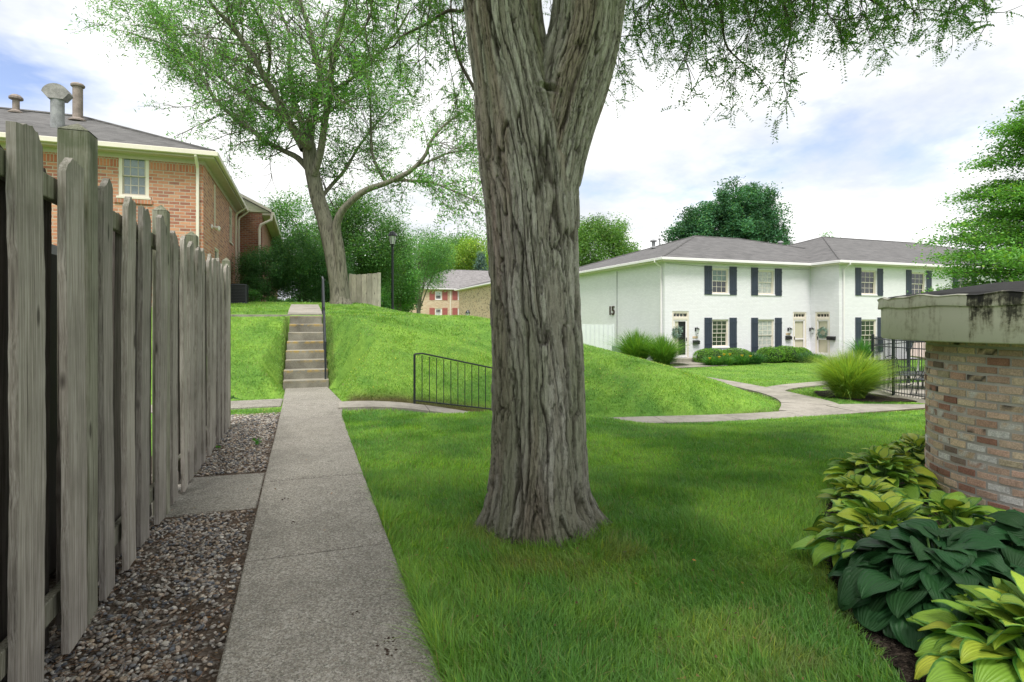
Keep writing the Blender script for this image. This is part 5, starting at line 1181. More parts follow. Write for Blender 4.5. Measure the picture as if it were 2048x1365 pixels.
clump_tree('tree', 'fine leaved green tree hanging over the left end of the tan house', 'tree', at(838, 520, 52.0), (3.4, 2.6, 2.5), 0, 120, 130, .18, (.12, .27, .085), 44, .2, cl=.2)
clump_tree('tree', 'low dark green tree below the lamp left of the tan house', 'tree', at(785, 585, 60.0), (2.4, 2.5, 2.6), -.5, 90, 130, .25, (.07, .19, .055), 45, .2, cl=.22)
clump_tree('tree', 'yellow green tree rising behind the tan house roof', 'tree', at(952, 548, 125.0), (6.5, 6, 6.5), 0, 110, 150, .55, (.20, .33, .05), 46, .5, cl=.2)
clump_tree('tree', 'large light green tree behind the tan houses left of the big trunk', 'tree', at(915, 530, 140.0), (11, 8, 7.0), 0, 170, 150, .6, (.11, .24, .06), 47, .6, cl=.18)
clump_tree('spruce', 'small blue grey spruce above the roof of the tan house', 'spruce', at(962, 552, 118.0), (2.8, 2.8, 4.3), 0, 120, 70, .4, (.13, .22, .21), 48, .2, cl=.14, cone=True)
clump_tree('tree', 'pale yellow green tree behind the left end of the white house', 'tree', at(1198, 512, 75.0), (5.0, 4.5, 4.3), -1, 170, 150, .32, (.12, .25, .055), 49, .4, cl=.17)
clump_tree('maple_tree', 'dark blue green maple rising behind the ridge of the white house', 'tree', at(1458, 482, 62.0), (6.0, 5.0, 5.9), -1, 210, 190, .34, (.075, .20, .10), 50, .5, cl=.10, shell=.35, lobes=[(1478, 452, 62, (3.0, 3, 4.9)), (1510, 440, 62, (2.0, 2, 4.2)), (1440, 450, 62, (2.2, 2, 3.6)), (1398, 462, 62, (2.3, 2, 2.4)), (1368, 478, 61, (1.5, 1.5, 1.6)), (1537, 455, 62, (1.5, 1.6, 3.0)), (1552, 480, 62, (1.0, 1.2, 1.2))])
clump_tree('tree', 'tiny treetop just above the right ridge of the white house', 'tree', at(1660, 492, 90.0), (1.6, 1.6, 2.2), 0, 20, 70, .3, MG, 51, .2, cl=.3)
# layered tree at the right edge
rg = np.random.default_rng(61)
LTT = thing('layered_tree', 'bright green tree with layered horizontal branches at the right edge beyond the round brick structure', 'tree', (20.6, 11.9, -.6))
tubes = []; Ps = []; cols = []; bx, by = WP(2150, 640, 19.5)[:2]
tubes.append((np.linspace([bx, by, -.6], [bx + .1, by, 10.2], 10), np.linspace(.20, .04, 10)))
for k in range(140):
    z = rg.uniform(.9, 10.6) if k > 6 else rg.uniform(.9, 3); a = rg.uniform(0, 6.28); zz_ = (z - .9) / 9.8
    L = (4.5 * (1 - zz_) ** .65 + .7) * (.82 if z < 3 else 1) * rg.uniform(.7, 1.08); d = np.array([math.cos(a), math.sin(a), .32]); p0 = np.array([bx, by, z * .86 + .1])
    pts = [p0 + d * L * f + np.array([0, 0, -.16 * L * f * f + .06 * math.sin(f * 5 + k)]) for f in np.linspace(0, 1, 8)]; tubes.append((np.array(pts), np.linspace(.05, .01, 8)))
    for f in np.linspace(.30, 1, 8):
        c = p0 + d * L * f + np.array([0, 0, -.16 * L * f * f]); w = .55 * (1.15 - f * .55); nl = 150
        q = c + rg.normal(0, 1, (nl, 3)) * np.array([w, w, .11]); q[:, 2] -= .12 * ((q[:, :2] - c[:2]) ** 2).sum(1) ** .5; Ps.append(q); cols.append(leafcol(nl, rg, (.12, .29, .055), .2, .12) * rg.uniform(.75, 1.25))
Ps = np.concatenate(Ps); V, Fc = leafcards(Ps, rg.uniform(.07, .13, len(Ps)), .6, rg, .9, .2)
np_obj('crown', V, Fc, M['leaf'], LTT, col=np.repeat(np.concatenate(cols), 4, 0)); tube_obj('trunk', tubes, M['twig'], LTT, thick=.03)
# distant wood closing the horizon
rg = np.random.default_rng(71); n = 46000; a = rg.uniform(-1.1, 1.5, n); rr = rg.uniform(190, 230, n); hh = 9 * (1 + .5 * fbm(a * 9, 0 * a, 0, 4) + .25 * np.sin(a * 40)) 
P = np.stack([rr * np.sin(a), rr * np.cos(a), -1 + hh * rg.random(n) ** .8], 1); V, Fc = leafcards(P, rg.uniform(1.2, 2.4, n), .7, rg, .4)
tag(np_obj('distant_wood', V, Fc, M['leaf'], col=np.repeat(leafcol(n, rg, (.06, .14, .05), .25, .1), 4, 0)), kind='stuff')
# ---------------------------------------------------------------- blades: grasses and lawn
def blades(B, h, w, lean, rg, seg=2, az=None, curve=.6):
    """grass blades: base points B, heights, widths, lean 0..1. returns V, faces list"""
    n = len(B); az = rg.uniform(0, 6.283, n) if az is None else az; d = np.stack([np.cos(az), np.sin(az), 0 * az], 1); s = np.stack([-np.sin(az), np.cos(az), 0 * az], 1)
    tw = rg.uniform(-1.2, 1.2, n); s = s * np.cos(tw)[:, None] + d * np.sin(tw)[:, None]; lv = []
    for k in range(seg + 1):
        f = k / seg; c = B + d * (lean * h * (f ** (1 + curve)))[:, None] + np.array([0, 0, 1.0]) * (h * (f - .42 * lean * f * f))[:, None]
        if k < seg: ww = (w * (1 - .55 * f ** 1.5) * .5)[:, None]; lv += [c - s * ww, c + s * ww]
        else: lv.append(c)
    V = np.stack(lv, 1); k = 2 * seg + 1; b = np.arange(n)[:, None] * k; F4 = [b + np.array([[2 * i, 2 * i + 1, 2 * i + 3, 2 * i + 2]]) for i in range(seg - 1)]
    F3 = b + np.array([[2 * seg - 2, 2 * seg - 1, 2 * seg]])
    return V.reshape(-1, 3), ([np.concatenate(F4)] if F4 else []) + [F3], k
def grass_clump(name, label, c, rad, hgt, n, seed, base=(.12, .25, .04), group=None, wd=.012):
    rg = np.random.default_rng(seed); T = thing(name, label, 'ornamental grass', c, group); r = rad * .45 * np.sqrt(rg.random(n)); a = rg.uniform(0, 6.283, n)
    B = np.stack([c[0] + r * np.cos(a), c[1] + r * np.sin(a), np.full(n, c[2] - .02)], 1); h = hgt * rg.uniform(.6, 1.12, n); lean = np.clip(.05 + 1.35 * r / rad + rg.normal(0, .28, n), 0, 1.5); h = h * (1.05 - .3 * (r / rad / .45) ** 2 * rg.random(n)); q = rg.random(n) < .35; h = np.where(q, h * rg.uniform(.35, .8, n), h); lean = np.where(q, lean * 1.3 + .2, lean)
    V, Fc, k = blades(B, h * (1 + .25 * lean), np.full(n, wd) * rg.uniform(.7, 1.3, n), lean, rg, 5, a + rg.normal(0, .5, n), 1.1)
    col = leafcol(n, rg, base, .22, .22); hv = ((V[:, 2] - c[2]) / hgt).clip(0, 1)[:, None]; C = np.repeat(col, k, 0) * (1 - .5 * hv) + np.repeat(col, k, 0) * np.array([1.45, 1.25, 1.0]) * .5 * hv
    np_obj('blades', V, Fc, M['blade'], T, col=C); return T
zg = float(TZ(13.0, 10.6))
grass_clump('grass_clump', 'large fountain of bright ornamental grass at the walk junction before the iron fence', (13.05, 10.75, -.5), .70, 1.20, 8500, 81, (.20, .34, .06), None, .009)
for k, (px, D, r, h_, lab) in enumerate(((1272, 30.5, .85, 1.9, 'left of the two tall grass clumps at the side wall of the white house'), (1325, 29.5, .75, 1.65, 'right of the two tall grass clumps, beside the downspout of the white house'))):
    p = WP(px, 640, D); grass_clump('grass_clump', lab, (p[0], p[1], float(TZ(p[0], p[1]))), r, h_, 3200, 90 + k, (.10, .24, .04), 'tall grasses at the white house corner', .02)
p = WP(1725, 640, 31.5); grass_clump('grass_clump', 'small round grass tuft below the lower right window of the white house', (p[0], p[1], -.9), .55, 1.45, 900, 95, (.06, .2, .05), None, .02)
# boxwoods and foundation plants
def ball(name, label, c, R3, seed, base=(.14, .31, .045), group=None, n=5200, size=.055):
    rg = np.random.default_rng(seed); T = thing(name, label, 'boxwood', (c[0], c[1], c[2] - R3[2] * .8), group); d = unit(rg.normal(0, 1, (n, 3)))
    k = 1 + .07 * (fbm(d[:, 0] * 3, d[:, 1] * 3, d[:, 2] * 3, seed) - .5)[:, None] * 2; sq = np.abs(d) ** .75 * np.sign(d); P = np.array(c) + unit(sq) * R3 * k * rg.uniform(.86, 1.02, (n, 1)) * np.array([1.04, 1.04, 1])
    V, Fc = leafcards(P, size, .7, rg, .3, 0, None); np_obj('foliage', V, Fc, M['leaf'], T, col=np.repeat(leafcol(n, rg, base, .22, .15), 4, 0))
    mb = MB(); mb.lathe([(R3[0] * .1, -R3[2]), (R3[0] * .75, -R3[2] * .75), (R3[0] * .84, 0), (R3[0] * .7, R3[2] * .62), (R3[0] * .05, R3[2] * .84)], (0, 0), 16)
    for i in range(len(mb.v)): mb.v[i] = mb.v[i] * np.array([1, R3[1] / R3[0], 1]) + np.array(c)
    mb.build('dark_core', M['core_shade'], T, smooth=True); return T  # solid dark core: shade between the leaves put into its colour
M['core_shade'] = m_simple('dark_core_shade', (.018, .04, .012), .9, .4, 20)
YF = Y1 - 1.15
def bx(px, Y): return XY(px, Y)[0]
for k, (a, b, t_, lab) in enumerate(((1391, 1452, 697, 'left half of the long clipped boxwood hedge under the first window'), (1440, 1499, 697, 'right half of the long clipped boxwood hedge under the first window'), (1520, 1561, 694, 'leftmost of the three round boxwoods beside the pale doors'), (1553, 1592, 692, 'middle of the three round boxwoods beside the pale doors'), (1583, 1612, 695, 'rightmost of the three round boxwoods beside the pale doors'))):
    x0, x1 = bx(a, YF), bx(b, YF); D = XY((a + b) / 2, YF)[1]; zt = ZA(t_, D); zb_ = -1.0
    ball('boxwood', lab, ((x0 + x1) / 2, YF, (zt + zb_) / 2), ((x1 - x0) / 2, .75, (zt - zb_) / 2 + .02), 100 + k, group='clipped boxwoods along the white house')
for k, (px, Y, r, h_, base, lab) in enumerate(((1425, YF - 1.0, .45, .55, (.07, .21, .045), 'daylily clump in front of the left of the boxwood hedge'), (1450, YF - 1.0, .45, .55, (.07, .21, .045), 'middle daylily clump in front of the boxwood hedge'), (1482, YF - .9, .45, .6, (.07, .21, .045), 'daylily clump at the right end of the boxwood hedge'), (1508, YF - .7, .5, .7, (.045, .15, .05), 'low leafy clump between the hedge and the round boxwoods'), (1612, YF - 1.0, .55, .65, (.06, .16, .08), 'grey green perennial before the rightmost round boxwood'), (1632, YF - 1.4, .5, .55, (.09, .24, .05), 'bright green perennial clump left of the big ornamental grass'))):
    x = bx(px, Y); z = float(TZ(x, Y)); T = grass_clump('daylily' if k < 3 else 'perennial', lab, (x, Y, z), r * 1.5, h_, 900, 120 + k, base, 'perennials along the white house', .03); T['category'] = 'perennial'
    if k < 3:
        rgf = np.random.default_rng(k); mb = MB()
        for q in range(2):
            fx, fz = x + rgf.uniform(-.5, .5), z + h_ * rgf.uniform(.75, 1.1)
            mb.lathe([(.01, fz - .05), (.07, fz + .03), (.09, fz + .05), (.02, fz)], (fx, Y - .35), 6)
        mb.build('flower', m_simple('yellow_petals', (.75, .48, .03), .6), T)
# ---------------------------------------------------------------- lawn blades
rg = np.random.default_rng(99)
def lawn(D0, D1, n, hm, wm, name):
    # even random scatter over the wedge of ground the camera could see, a bit wider than the view
    u = rg.random(n); D = np.sqrt(D0 ** 2 + u * (D1 ** 2 - D0 ** 2)); r = rg.uniform(-.62, .98, n) * D
    x = D * st + r * ct; y = D * ct - r * st; m = lawn_mask(x, y); x, y, D = x[m], y[m], D[m]
    m = rg.random(len(x)) > .2 * sm(.56, .70, fbm(x * 3.1, y * 3.1, 0, 12)) * sm(.45, .65, fbm(x * .35, y * .35, 0, 13)); x, y, D = x[m], y[m], D[m]
    return x, y, D
XS = []; 
for D0, D1, n, hm, wm in ((1.7, 3.4, 90000, .080, .0040), (3.4, 5.5, 130000, .068, .0048), (5.5, 9, 170000, .050, .0065), (9, 14, 190000, .050, .010), (14, 20, 120000, .05, .015), (20, 34, 90000, .05, .022)):
    x, y, D = lawn(D0, D1, n, hm, wm, ''); z = TZ(x, y); k = len(x)
    cl = fbm(x * 2.3, y * 2.3, 0, 31); h = hm * rg.uniform(.45, 1.3, k) * (.55 + .9 * cl); h = h * np.where(camD(x, y) < 6, 1 + .5 * sm(.5, .7, fbm(x * 1.2, y * 1.2, 0, 44)), 1)
    e_ = (x - path_r(y)); h = h * np.where((e_ > 0) & (e_ < .10) & (y < 10), 1.15 + .9 * fbm(y * 4, x * 0, 0, 61), 1)
    az = rg.uniform(0, 6.283, k) * .6 + fbm(x * 1.5, y * 1.5, 0, 51) * 12
    V, Fc, kk = blades(np.c_[x, y, z - .004], h, wm * rg.uniform(.6, 1.3, k), np.clip(rg.normal(.55, .3, k), 0, 1.3), rg, 3 if D0 < 3 else 2, az)
    c = grass_col(x, y, 0) * rg.uniform(.7, 1.35, (k, 1)); dry = rg.random((k, 1)) < .035; c = np.where(dry, np.array([.30, .26, .12]), c); yl = rg.random((k, 1)) < .12; c = np.where(yl & ~dry, c * np.array([1.5, 1.15, .8]), c)
    XS.append((V, Fc, np.repeat(c, kk, 0)))
for a, b in ((0, 2), (2, 4), (4, 6)):
    o = 0; Vs = []; Q = []; T3 = []; Cs = []
    for V, Fc, c in XS[a:b]:
        for f in Fc: (Q if f.shape[1] == 4 else T3).append(f + o)
        Vs.append(V); Cs.append(c); o += len(V)
    tag(np_obj('lawn_grass', np.concatenate(Vs), [np.concatenate(Q), np.concatenate(T3)], M['blade'], col=np.concatenate(Cs)), kind='stuff')
# ================================================================ HOSTAS
def m_hosta(name, edge, mid, rough=.42):
    """ribbed leaf: edge colour in the margin, mid colour in the centre, per leaf tint in Col"""
    m, t = newmat(name); uv = nd(t, 'ShaderNodeSeparateXYZ', {0: nd(t, 'ShaderNodeUVMap').outputs[0]}); u = mth(t, 'ABSOLUTE', uv.outputs[0]); v = uv.outputs[1]
    tint = nd(t, 'ShaderNodeVertexColor', layer_name='Col').outputs[0]; n = noise(t, 22, 4.0)
    e = mth(t, 'ADD', u, mth(t, 'MULTIPLY', mth(t, 'SUBTRACT', n, .5), .75))
    k = mixc(t, ramp(t, e, [(.72, (0, 0, 0)), (.88, (1, 1, 1))]), mid, edge)
    # veins run parallel to the outline: stripes in u, fading to the tip
    w = mth(t, 'SINE', mth(t, 'MULTIPLY', u, 30.0)); wv = mth(t, 'MULTIPLY', mth(t, 'ADD', w, 1.0), .5)
    k = mixc(t, mth(t, 'MULTIPLY', wv, .09), k, mixc(t, 1.0, k, (.5, .55, .5), 'MULTIPLY'))
    k = mixc(t, 1.0, k, tint, 'MULTIPLY')
    p = bsdf(t, k, rough, wv, .4, .005, spec=.3); tr = nd(t, 'ShaderNodeBsdfTranslucent', {0: k})
    finish(t, nd(t, 'ShaderNodeMixShader', {0: .22, 1: p.outputs[0], 2: tr.outputs[0]}).outputs[0]); return m
M['hosta_gold'] = m_hosta('gold_hosta', (.10, .25, .04), (.44, .56, .06))
M['hosta_lime'] = m_hosta('lime_hosta', (.08, .22, .035), (.26, .44, .055))
M['hosta_blue'] = m_hosta('blue_hosta', (.020, .078, .024), (.026, .095, .028), .5)
M['stem'] = m_simple('pale_stem', (.12, .24, .06), .5)
def hosta(label, c, Rr, Ht, n, L, mat, seed, wid=.76, tilt=(62, 6), lean=(0, 0), mix=None):
    rg = np.random.default_rng(seed); T = thing('hosta', label, 'hosta', c, 'hostas along the foot of the round brick structure'); nu, nv = 8, 12
    Vs = []; UV = []; Fs = []; Cs = []; st_ = MB(); mi = []
    for i in range(n):
        t_ = ((i + .5) / n) ** .75; az = i * 2.39996 + rg.normal(0, .3); d = np.array([math.cos(az), math.sin(az), 0]); s = np.array([-d[1], d[0], 0])
        r0 = Rr * (.05 + .62 * t_) * rg.uniform(.8, 1.15); h0 = Ht * (1.0 - .72 * t_ ** 1.6) * rg.uniform(.82, 1.1)
        base = np.array(c) + d * r0 + np.array([lean[0], lean[1], 0]) * h0 + np.array([0, 0, h0]); l = L * rg.uniform(.72, 1.12) * (.75 + .3 * t_); w = l * wid * rg.uniform(.9, 1.1) * .5
        p0 = R(tilt[0] + (tilt[1] - tilt[0]) * t_ + rg.normal(0, 10)); p1 = p0 - R(rg.uniform(45, 80)); roll = rg.normal(0, .28); cup = rg.uniform(.10, .34); tw = rg.normal(0, .25)
        v = np.linspace(0, 1, nv); u = np.linspace(-1, 1, nu + 1); pit = p0 + (p1 - p0) * v
        ax = np.concatenate([[0], np.cumsum(np.cos(pit[:-1]))]) / (nv - 1) * l; az_ = np.concatenate([[0], np.cumsum(np.sin(pit[:-1]))]) / (nv - 1) * l
        prof = np.sin(math.pi * np.clip(v, 0, 1) ** .62) ** .80 * (1 - .10 * v); prof[0] = .10; prof[-1] = 0.0
        U, Vv = np.meshgrid(u, v); heart = -.16 * l * np.abs(U) ** 1.2 * np.exp(-Vv * 7)
        nz = np.stack([-np.sin(pit)[:, None] * d[0] + 0 * U, -np.sin(pit)[:, None] * d[1] + 0 * U, np.cos(pit)[:, None] + 0 * U], -1)
        sd = s * math.cos(roll) + np.array([0, 0, 1]) * math.sin(roll)
        lift = (cup * np.abs(U) ** 1.3 * prof[:, None] * w) - .10 * w * np.abs(U) ** 3 + .035 * w * np.sin(U * 9 + i) * Vv + .05 * w * np.sin(Vv * 11 + i * 2) * np.abs(U)
        P = base + (ax[:, None] + heart)[..., None] * d + az_[:, None, None] * np.array([0, 0, 1]) + (U * prof[:, None] * w)[..., None] * sd + lift[..., None] * nz
        P[..., 2] = np.maximum(P[..., 2], c[2] + .015 + .01 * rg.random())
        o = len(Vs) * (nu + 1) * nv; Vs.append(P.reshape(-1, 3)); UV.append(np.stack([U, Vv], -1).reshape(-1, 2))
        ii, jj = np.meshgrid(np.arange(nv - 1), np.arange(nu), indexing='ij'); ii = ii.ravel(); jj = jj.ravel(); k = nu + 1
        Fs.append(o + np.stack([ii * k + jj, ii * k + jj + 1, (ii + 1) * k + jj + 1, (ii + 1) * k + jj], 1)); tn = rg.uniform(.72, 1.18) * np.array([rg.uniform(.85, 1.15), 1, 1]); Cs.append(np.tile(tn, (P.size // 3, 1)))
        mi.append(np.full((nv - 1) * nu, 1 if (mix and rg.random() < mix[1]) else 0))
        g = np.array(c) + d * .03 * Rr; m_ = (g + base) / 2 + np.array([0, 0, .12 * h0]); st_.tube([g, m_, base + d * .01], [.006, .005, .004], 5, cap=False)
    mats = [M[mat]] + ([M[mix[0]]] if mix else [])
    np_obj('leaves', np.concatenate(Vs), np.concatenate(Fs), mats, T, col=np.concatenate(Cs), smooth=True, uv=np.concatenate(UV), midx=np.concatenate(mi))
    st_.build('stems', M['stem'], T, smooth=True); return T
def gp(px, py, z=.03): D = (H - z) * F / (py - 640); p = WP(px, 640, D); return (p[0], p[1], z)
hosta('smallest gold and green hosta at the back of the row touching the round brick wall', gp(1832, 936), .36, .26, 60, .19, 'hosta_gold', 1)
hosta('wide gold and green hosta second from the back of the bed', gp(1762, 985), .44, .28, 120, .20, 'hosta_gold', 2, mix=('hosta_lime', .4))
hosta('small pale gold hosta in front of the wide one at the lawn edge', gp(1732, 1018), .34, .17, 64, .17, 'hosta_gold', 3, mix=('hosta_lime', .4))
hosta('bright yellow leaved hosta tucked behind the left of the big dark one', gp(1772, 1135), .44, .32, 95, .22, 'hosta_gold', 4, mix=('hosta_lime', .35))
hosta('yellow edged hosta against the brick wall behind the big dark one', gp(1905, 1105), .40, .28, 70, .21, 'hosta_lime', 5, mix=('hosta_gold', .3))
hosta('largest hosta with overlapping dark blue green leaves', gp(1880, 1235), .56, .37, 190, .20, 'hosta_blue', 6, wid=.98, tilt=(40, -26))
hosta('dark blue green hosta at the right frame edge beside the largest one', gp(2065, 1215), .50, .38, 130, .205, 'hosta_blue', 7, wid=.98, tilt=(42, -22))
hosta('large lime and gold hosta nearest the camera in the bottom right corner', gp(2090, 1400), .46, .34, 150, .19, 'hosta_gold', 8, wid=.74, mix=('hosta_lime', .6))
# ================================================================ SMALLER THINGS
# iron fence of the pool
def iron_fence():
    T = thing('iron_fence', 'black iron picket fence curving round the patio between the ornamental grass and the brick structure', 'fence', (14.06, 10.35, -.5))
    runs = [[(14.06, 10.35), (13.75, 9.0), (13.6, 7.4), (13.7, 5.8)], [(14.06, 10.35), (14.75, 11.45)], [(14.75, 11.45), (17.5, 12.4), (22, 12.6)]]
    zb = -.50; bars = []
    for r_i, run in enumerate(runs):
        for (a, b) in zip(run[:-1], run[1:]):
            a = np.array(a); b = np.array(b); L = np.hypot(*(b - a))
            for z in (zb + .16, zb + 1.30, zb + 1.48):
                mb = MB(); mb.tube([(*a, z), (*b, z)], .013, 4); mb.build('rail', M['rail'], T)
            n = int(L / .085)
            for k in range(1, n): p = a + (b - a) * k / n; bars.append((p, r_i))
    near = sorted(bars, key=lambda q: np.hypot(*q[0]))
    n_ind = 70
    for q, (p, r_i) in enumerate(near):
        if q < n_ind: mb = MB(); mb.tube([(*p, zb + .06), (*p, zb + 1.54)], .0075, 4); mb.build('picket', M['rail'], T)
    mb = MB()
    for p, r_i in near[n_ind:]: mb.tube([(*p, zb + .06), (*p, zb + 1.54)], .0075, 4)
    tag(mb.build('pickets', M['rail'], T), kind='stuff')
    for p in ((14.06, 10.35), (14.75, 11.45), (13.75, 9.0), (13.6, 7.4), (17.5, 12.4)):
        mb = MB(); mb.box(p[0] - .03, p[0] + .03, p[1] - .03, p[1] + .03, zb - .1, zb + 1.60, .006); mb.build('post', M['rail'], T)
iron_fence()
mb = MB(); P = [(13.7, 5.8), (13.6, 7.4), (13.75, 9.0), (14.06, 10.35), (14.75, 11.45)]
for a, b in zip(P[:-1], P[1:]): mb.tube([(*a, -.49), (*b, -.49)], .09, 4)
tag(mb.build('kerb', M['conc']), kind='structure')
# patio table and chair
p = WP(1846, 640, 16.3); zt = ZA(747, 16.3)
T = thing('patio_table', 'round glass topped patio table behind the iron fence', 'table', (p[0], p[1], -.46))
mb = MB(); mb.lathe([(.58, zt - .03), (.60, zt - .02), (.60, zt + .005), (.575, zt + .005)], p[:2], 28); mb.build('rim', M['rail'], T)
mb = MB(); mb.lathe([(.57, zt - .012), (.57, zt - .004)], p[:2], 28); mb.build('table_top', M['blind'], T)
for k in range(4):
    a = R(35 + 90 * k); c, s = math.cos(a), math.sin(a); mb = MB(); mb.tube([(p[0] + .40 * c, p[1] + .40 * s, zt - .03), (p[0] + .22 * c, p[1] + .22 * s, zt - .3), (p[0] + .42 * c, p[1] + .42 * s, -.46)], .016, 6); mb.build('leg', M['rail'], T)
def chair(label, px, D, rz):
    p = WP(px, 640, D); z = -.46; T = thing('patio_chair', label, 'chair', (p[0], p[1], z), 'patio chairs behind the iron fence')
    o = (p[0], p[1], z)
    mb = MB(o, rz); mb.box(-.24, .24, -.22, .24, .40, .425, .01); mb.build('seat', M['rail'], T)
    mb = MB(o, rz); mb.tube([(-.23, .24, .42), (-.23, .33, .9), (0, .35, .96), (.23, .33, .9), (.23, .24, .42)], .014, 6)
    for q in np.linspace(-.16, .16, 5): mb.tube([(q, .25, .43), (q, .34, .93)], .007, 4)
    mb.build('backrest', M['rail'], T)
    for sx in (-1, 1):
        for sy in (-1, 1): mb = MB(o, rz); mb.tube([(sx * .22, sy * .21, .41), (sx * .24, sy * .27, 0)], .012, 6); mb.build('leg', M['rail'], T)
        mb = MB(o, rz); mb.tube([(sx * .24, .27, .66), (sx * .27, -.12, .64), (sx * .25, -.2, .42)], .012, 6); mb.build('armrest', M['rail'], T)
chair('black metal patio chair left of the round table, seen through the iron fence', 1806, 16.0, R(70)); chair('black metal patio chair behind the brick edge near the round table', 1852, 14.7, R(200))
p = WP(1842, 640, 20.5); T = thing('parasol', 'closed pale pink parasol leaning behind the iron fence', 'parasol', (p[0], p[1], -.46))
mb = MB(); mb.tube([(p[0] + .1, p[1], 1.9), (p[0], p[1], .9), (p[0] - .15, p[1], .15)], [.03, .13, .30], 12); mb.build('canopy', m_simple('pale_pink_fabric', (.62, .50, .46), .8), T)
mb = MB(); mb.tube([(p[0] - .2, p[1], -.5), (p[0] + .12, p[1], 2.0)], .025, 8); mb.build('pole', M['white_trim'], T)
# lamp post
def lamp(label, px, ybase, ytop, D, group=None, zb=None, s=1.0):
    p = WP(px, 640, D); z0 = float(TZ(p[0], p[1])) - .05 if zb is None else zb; z1 = ZA(ytop, D); c = p[:2]
    T = thing('lamp_post', label, 'lamp post', (c[0], c[1], z0), group); h = .62 * s
    mb = MB(); mb.lathe([(.09 * s, z0), (.09 * s, z0 + .25), (.055 * s, z0 + .35), (.05 * s, z1 - h - .12), (.075 * s, z1 - h - .08), (.05 * s, z1 - h - .03), (.11 * s, z1 - h)], c, 14); mb.build('post', M['rail'], T)
    mb = MB(); mb.lathe([(.10 * s, z1 - h), (.155 * s, z1 - h * .42), (.01, z1 - h * .41)], c, 6); mb.build('lamp_glass', M['lampglass'], T)
    mb = MB(); mb.lathe([(.16 * s, z1 - h * .43), (.20 * s, z1 - h * .42), (.19 * s, z1 - h * .34), (.12 * s, z1 - h * .14), (.04 * s, z1 - h * .08), (.025 * s, z1 - .02), (.01, z1)], c, 12)
    for k in range(6):
        a = k * math.pi / 3; mb.tube([(c[0] + .105 * s * math.cos(a), c[1] + .105 * s * math.sin(a), z1 - h), (c[0] + .16 * s * math.cos(a), c[1] + .16 * s * math.sin(a), z1 - h * .42)], .009 * s, 4)
    mb.build('lantern_cap', M['rail'], T); return T
lamp('tall black lamp post with a six sided lantern on the crest of the mound', 785, 613, 461, 25.0)
lamp('short lamp post with a white globe in front of the speckled brick wall', 935.5, 634, 620, 50.0, None, -.5, 1.1)
lamp('small dark lamp post in front of the far tan house', 834, 626, 605, 60.0, None, -.5, 1.0)
# pale board fence panels
def panel(label, a, b, z0, z1, mat, nb_, name='privacy_fence', wf=.86, group=None):
    a = np.array(a, float); b = np.array(b, float); L = np.hypot(*(b - a)); rz = math.atan2(b[1] - a[1], b[0] - a[0]); o = (a[0], a[1], 0)
    T = thing(name, label, 'fence', (a[0], a[1], z0), group); st2 = L / nb_
    for k in range(nb_):
        mb = MB(o, rz); mb.box(k * st2 + .01, k * st2 + st2 * wf, -.050, -.030, z0, z1 + .01 * math.sin(k * 5), .004); mb.build('board', M[mat], T)
    mb = MB(o, rz)
    for k in range(nb_): mb.box(k * st2 + st2 * .02, k * st2 + st2 * .995, -.018, .02, z0, z1 - .02)
    mb.build('back_boards', M[mat], T)
    for z in (z0 + .14, z1 - .38): mb = MB(o, rz); mb.box(0, L, -.029, -.001, z, z + .09); mb.build('rail', M[mat], T)
    for u in (-.05, L + .05): mb = MB(o, rz); mb.box(u - .05, u + .05, -.09, .03, z0 - .1, z1 + .03, .006); mb.build('post', M[mat], T)
    return T
q0, q1 = WP(704, 640, 24.2), WP(757, 640, 23.6); panel('pale unpainted board fence panel between the locust trunk and the lamp post', q0[:2], q1[:2], 2.02, 3.42, 'wood_pale', 5)
q0, q1 = WP(1130, 640, 34.5), WP(1226, 640, 33.2); panel('white painted board fence at the side wall of the white house', q0[:2], q1[:2], -1.0, 1.22, 'wood_white', 11)
# air conditioners
def ac(label, c, w, h, mat, dark):
    T = thing('air_conditioner', label, 'air conditioner', c); x, y, z = c
    mb = MB(); mb.box(x - w / 2 + .02, x + w / 2 - .02, y - w / 2 + .02, y + w / 2 - .02, z + .04, z + h - .03); mb.build('coil', M[dark], T)
    mb = MB(); mb.box(x - w / 2, x + w / 2, y - w / 2, y + w / 2, z + h - .04, z + h, .008); mb.box(x - w / 2, x + w / 2, y - w / 2, y + w / 2, z, z + .05, .008)
    for a in (-1, 1):
        for b in (-1, 1): mb.box(x + a * (w / 2 - .02) - .02, x + a * (w / 2 - .02) + .02, y + b * (w / 2 - .02) - .02, y + b * (w / 2 - .02) + .02, z + .05, z + h - .04)
    mb.build('housing', M[mat], T)
    mb = MB(); k = z + .09
    while k < z + h - .06: mb.box(x - w / 2 - .002, x + w / 2 + .002, y - w / 2 - .002, y + w / 2 + .002, k, k + .018); k += .055
    mb.build('louvres', M[mat], T)
    mb = MB(); mb.lathe([(w * .4, z + h + .001), (w * .4, z + h + .02), (w * .1, z + h + .03)], (x, y), 20); mb.build('fan_grille', M[dark], T); return T
p = WP(482, 640, 21.2); ac('dark louvred air conditioner unit on the grass beside the orange brick house', (p[0] - .15, p[1], float(TZ(p[0], p[1])) - .02), .74, .70, 'ac', 'black')
M['pale_green'] = m_simple('pale_green_metal', (.36, .44, .42), .6, .1)
p = WP(1238, 640, 32.5); ac('pale grey green utility cabinet right of the white board fence', (p[0] + .2, p[1], -1.0), .85, 1.0, 'pale_green', 'pale_green')
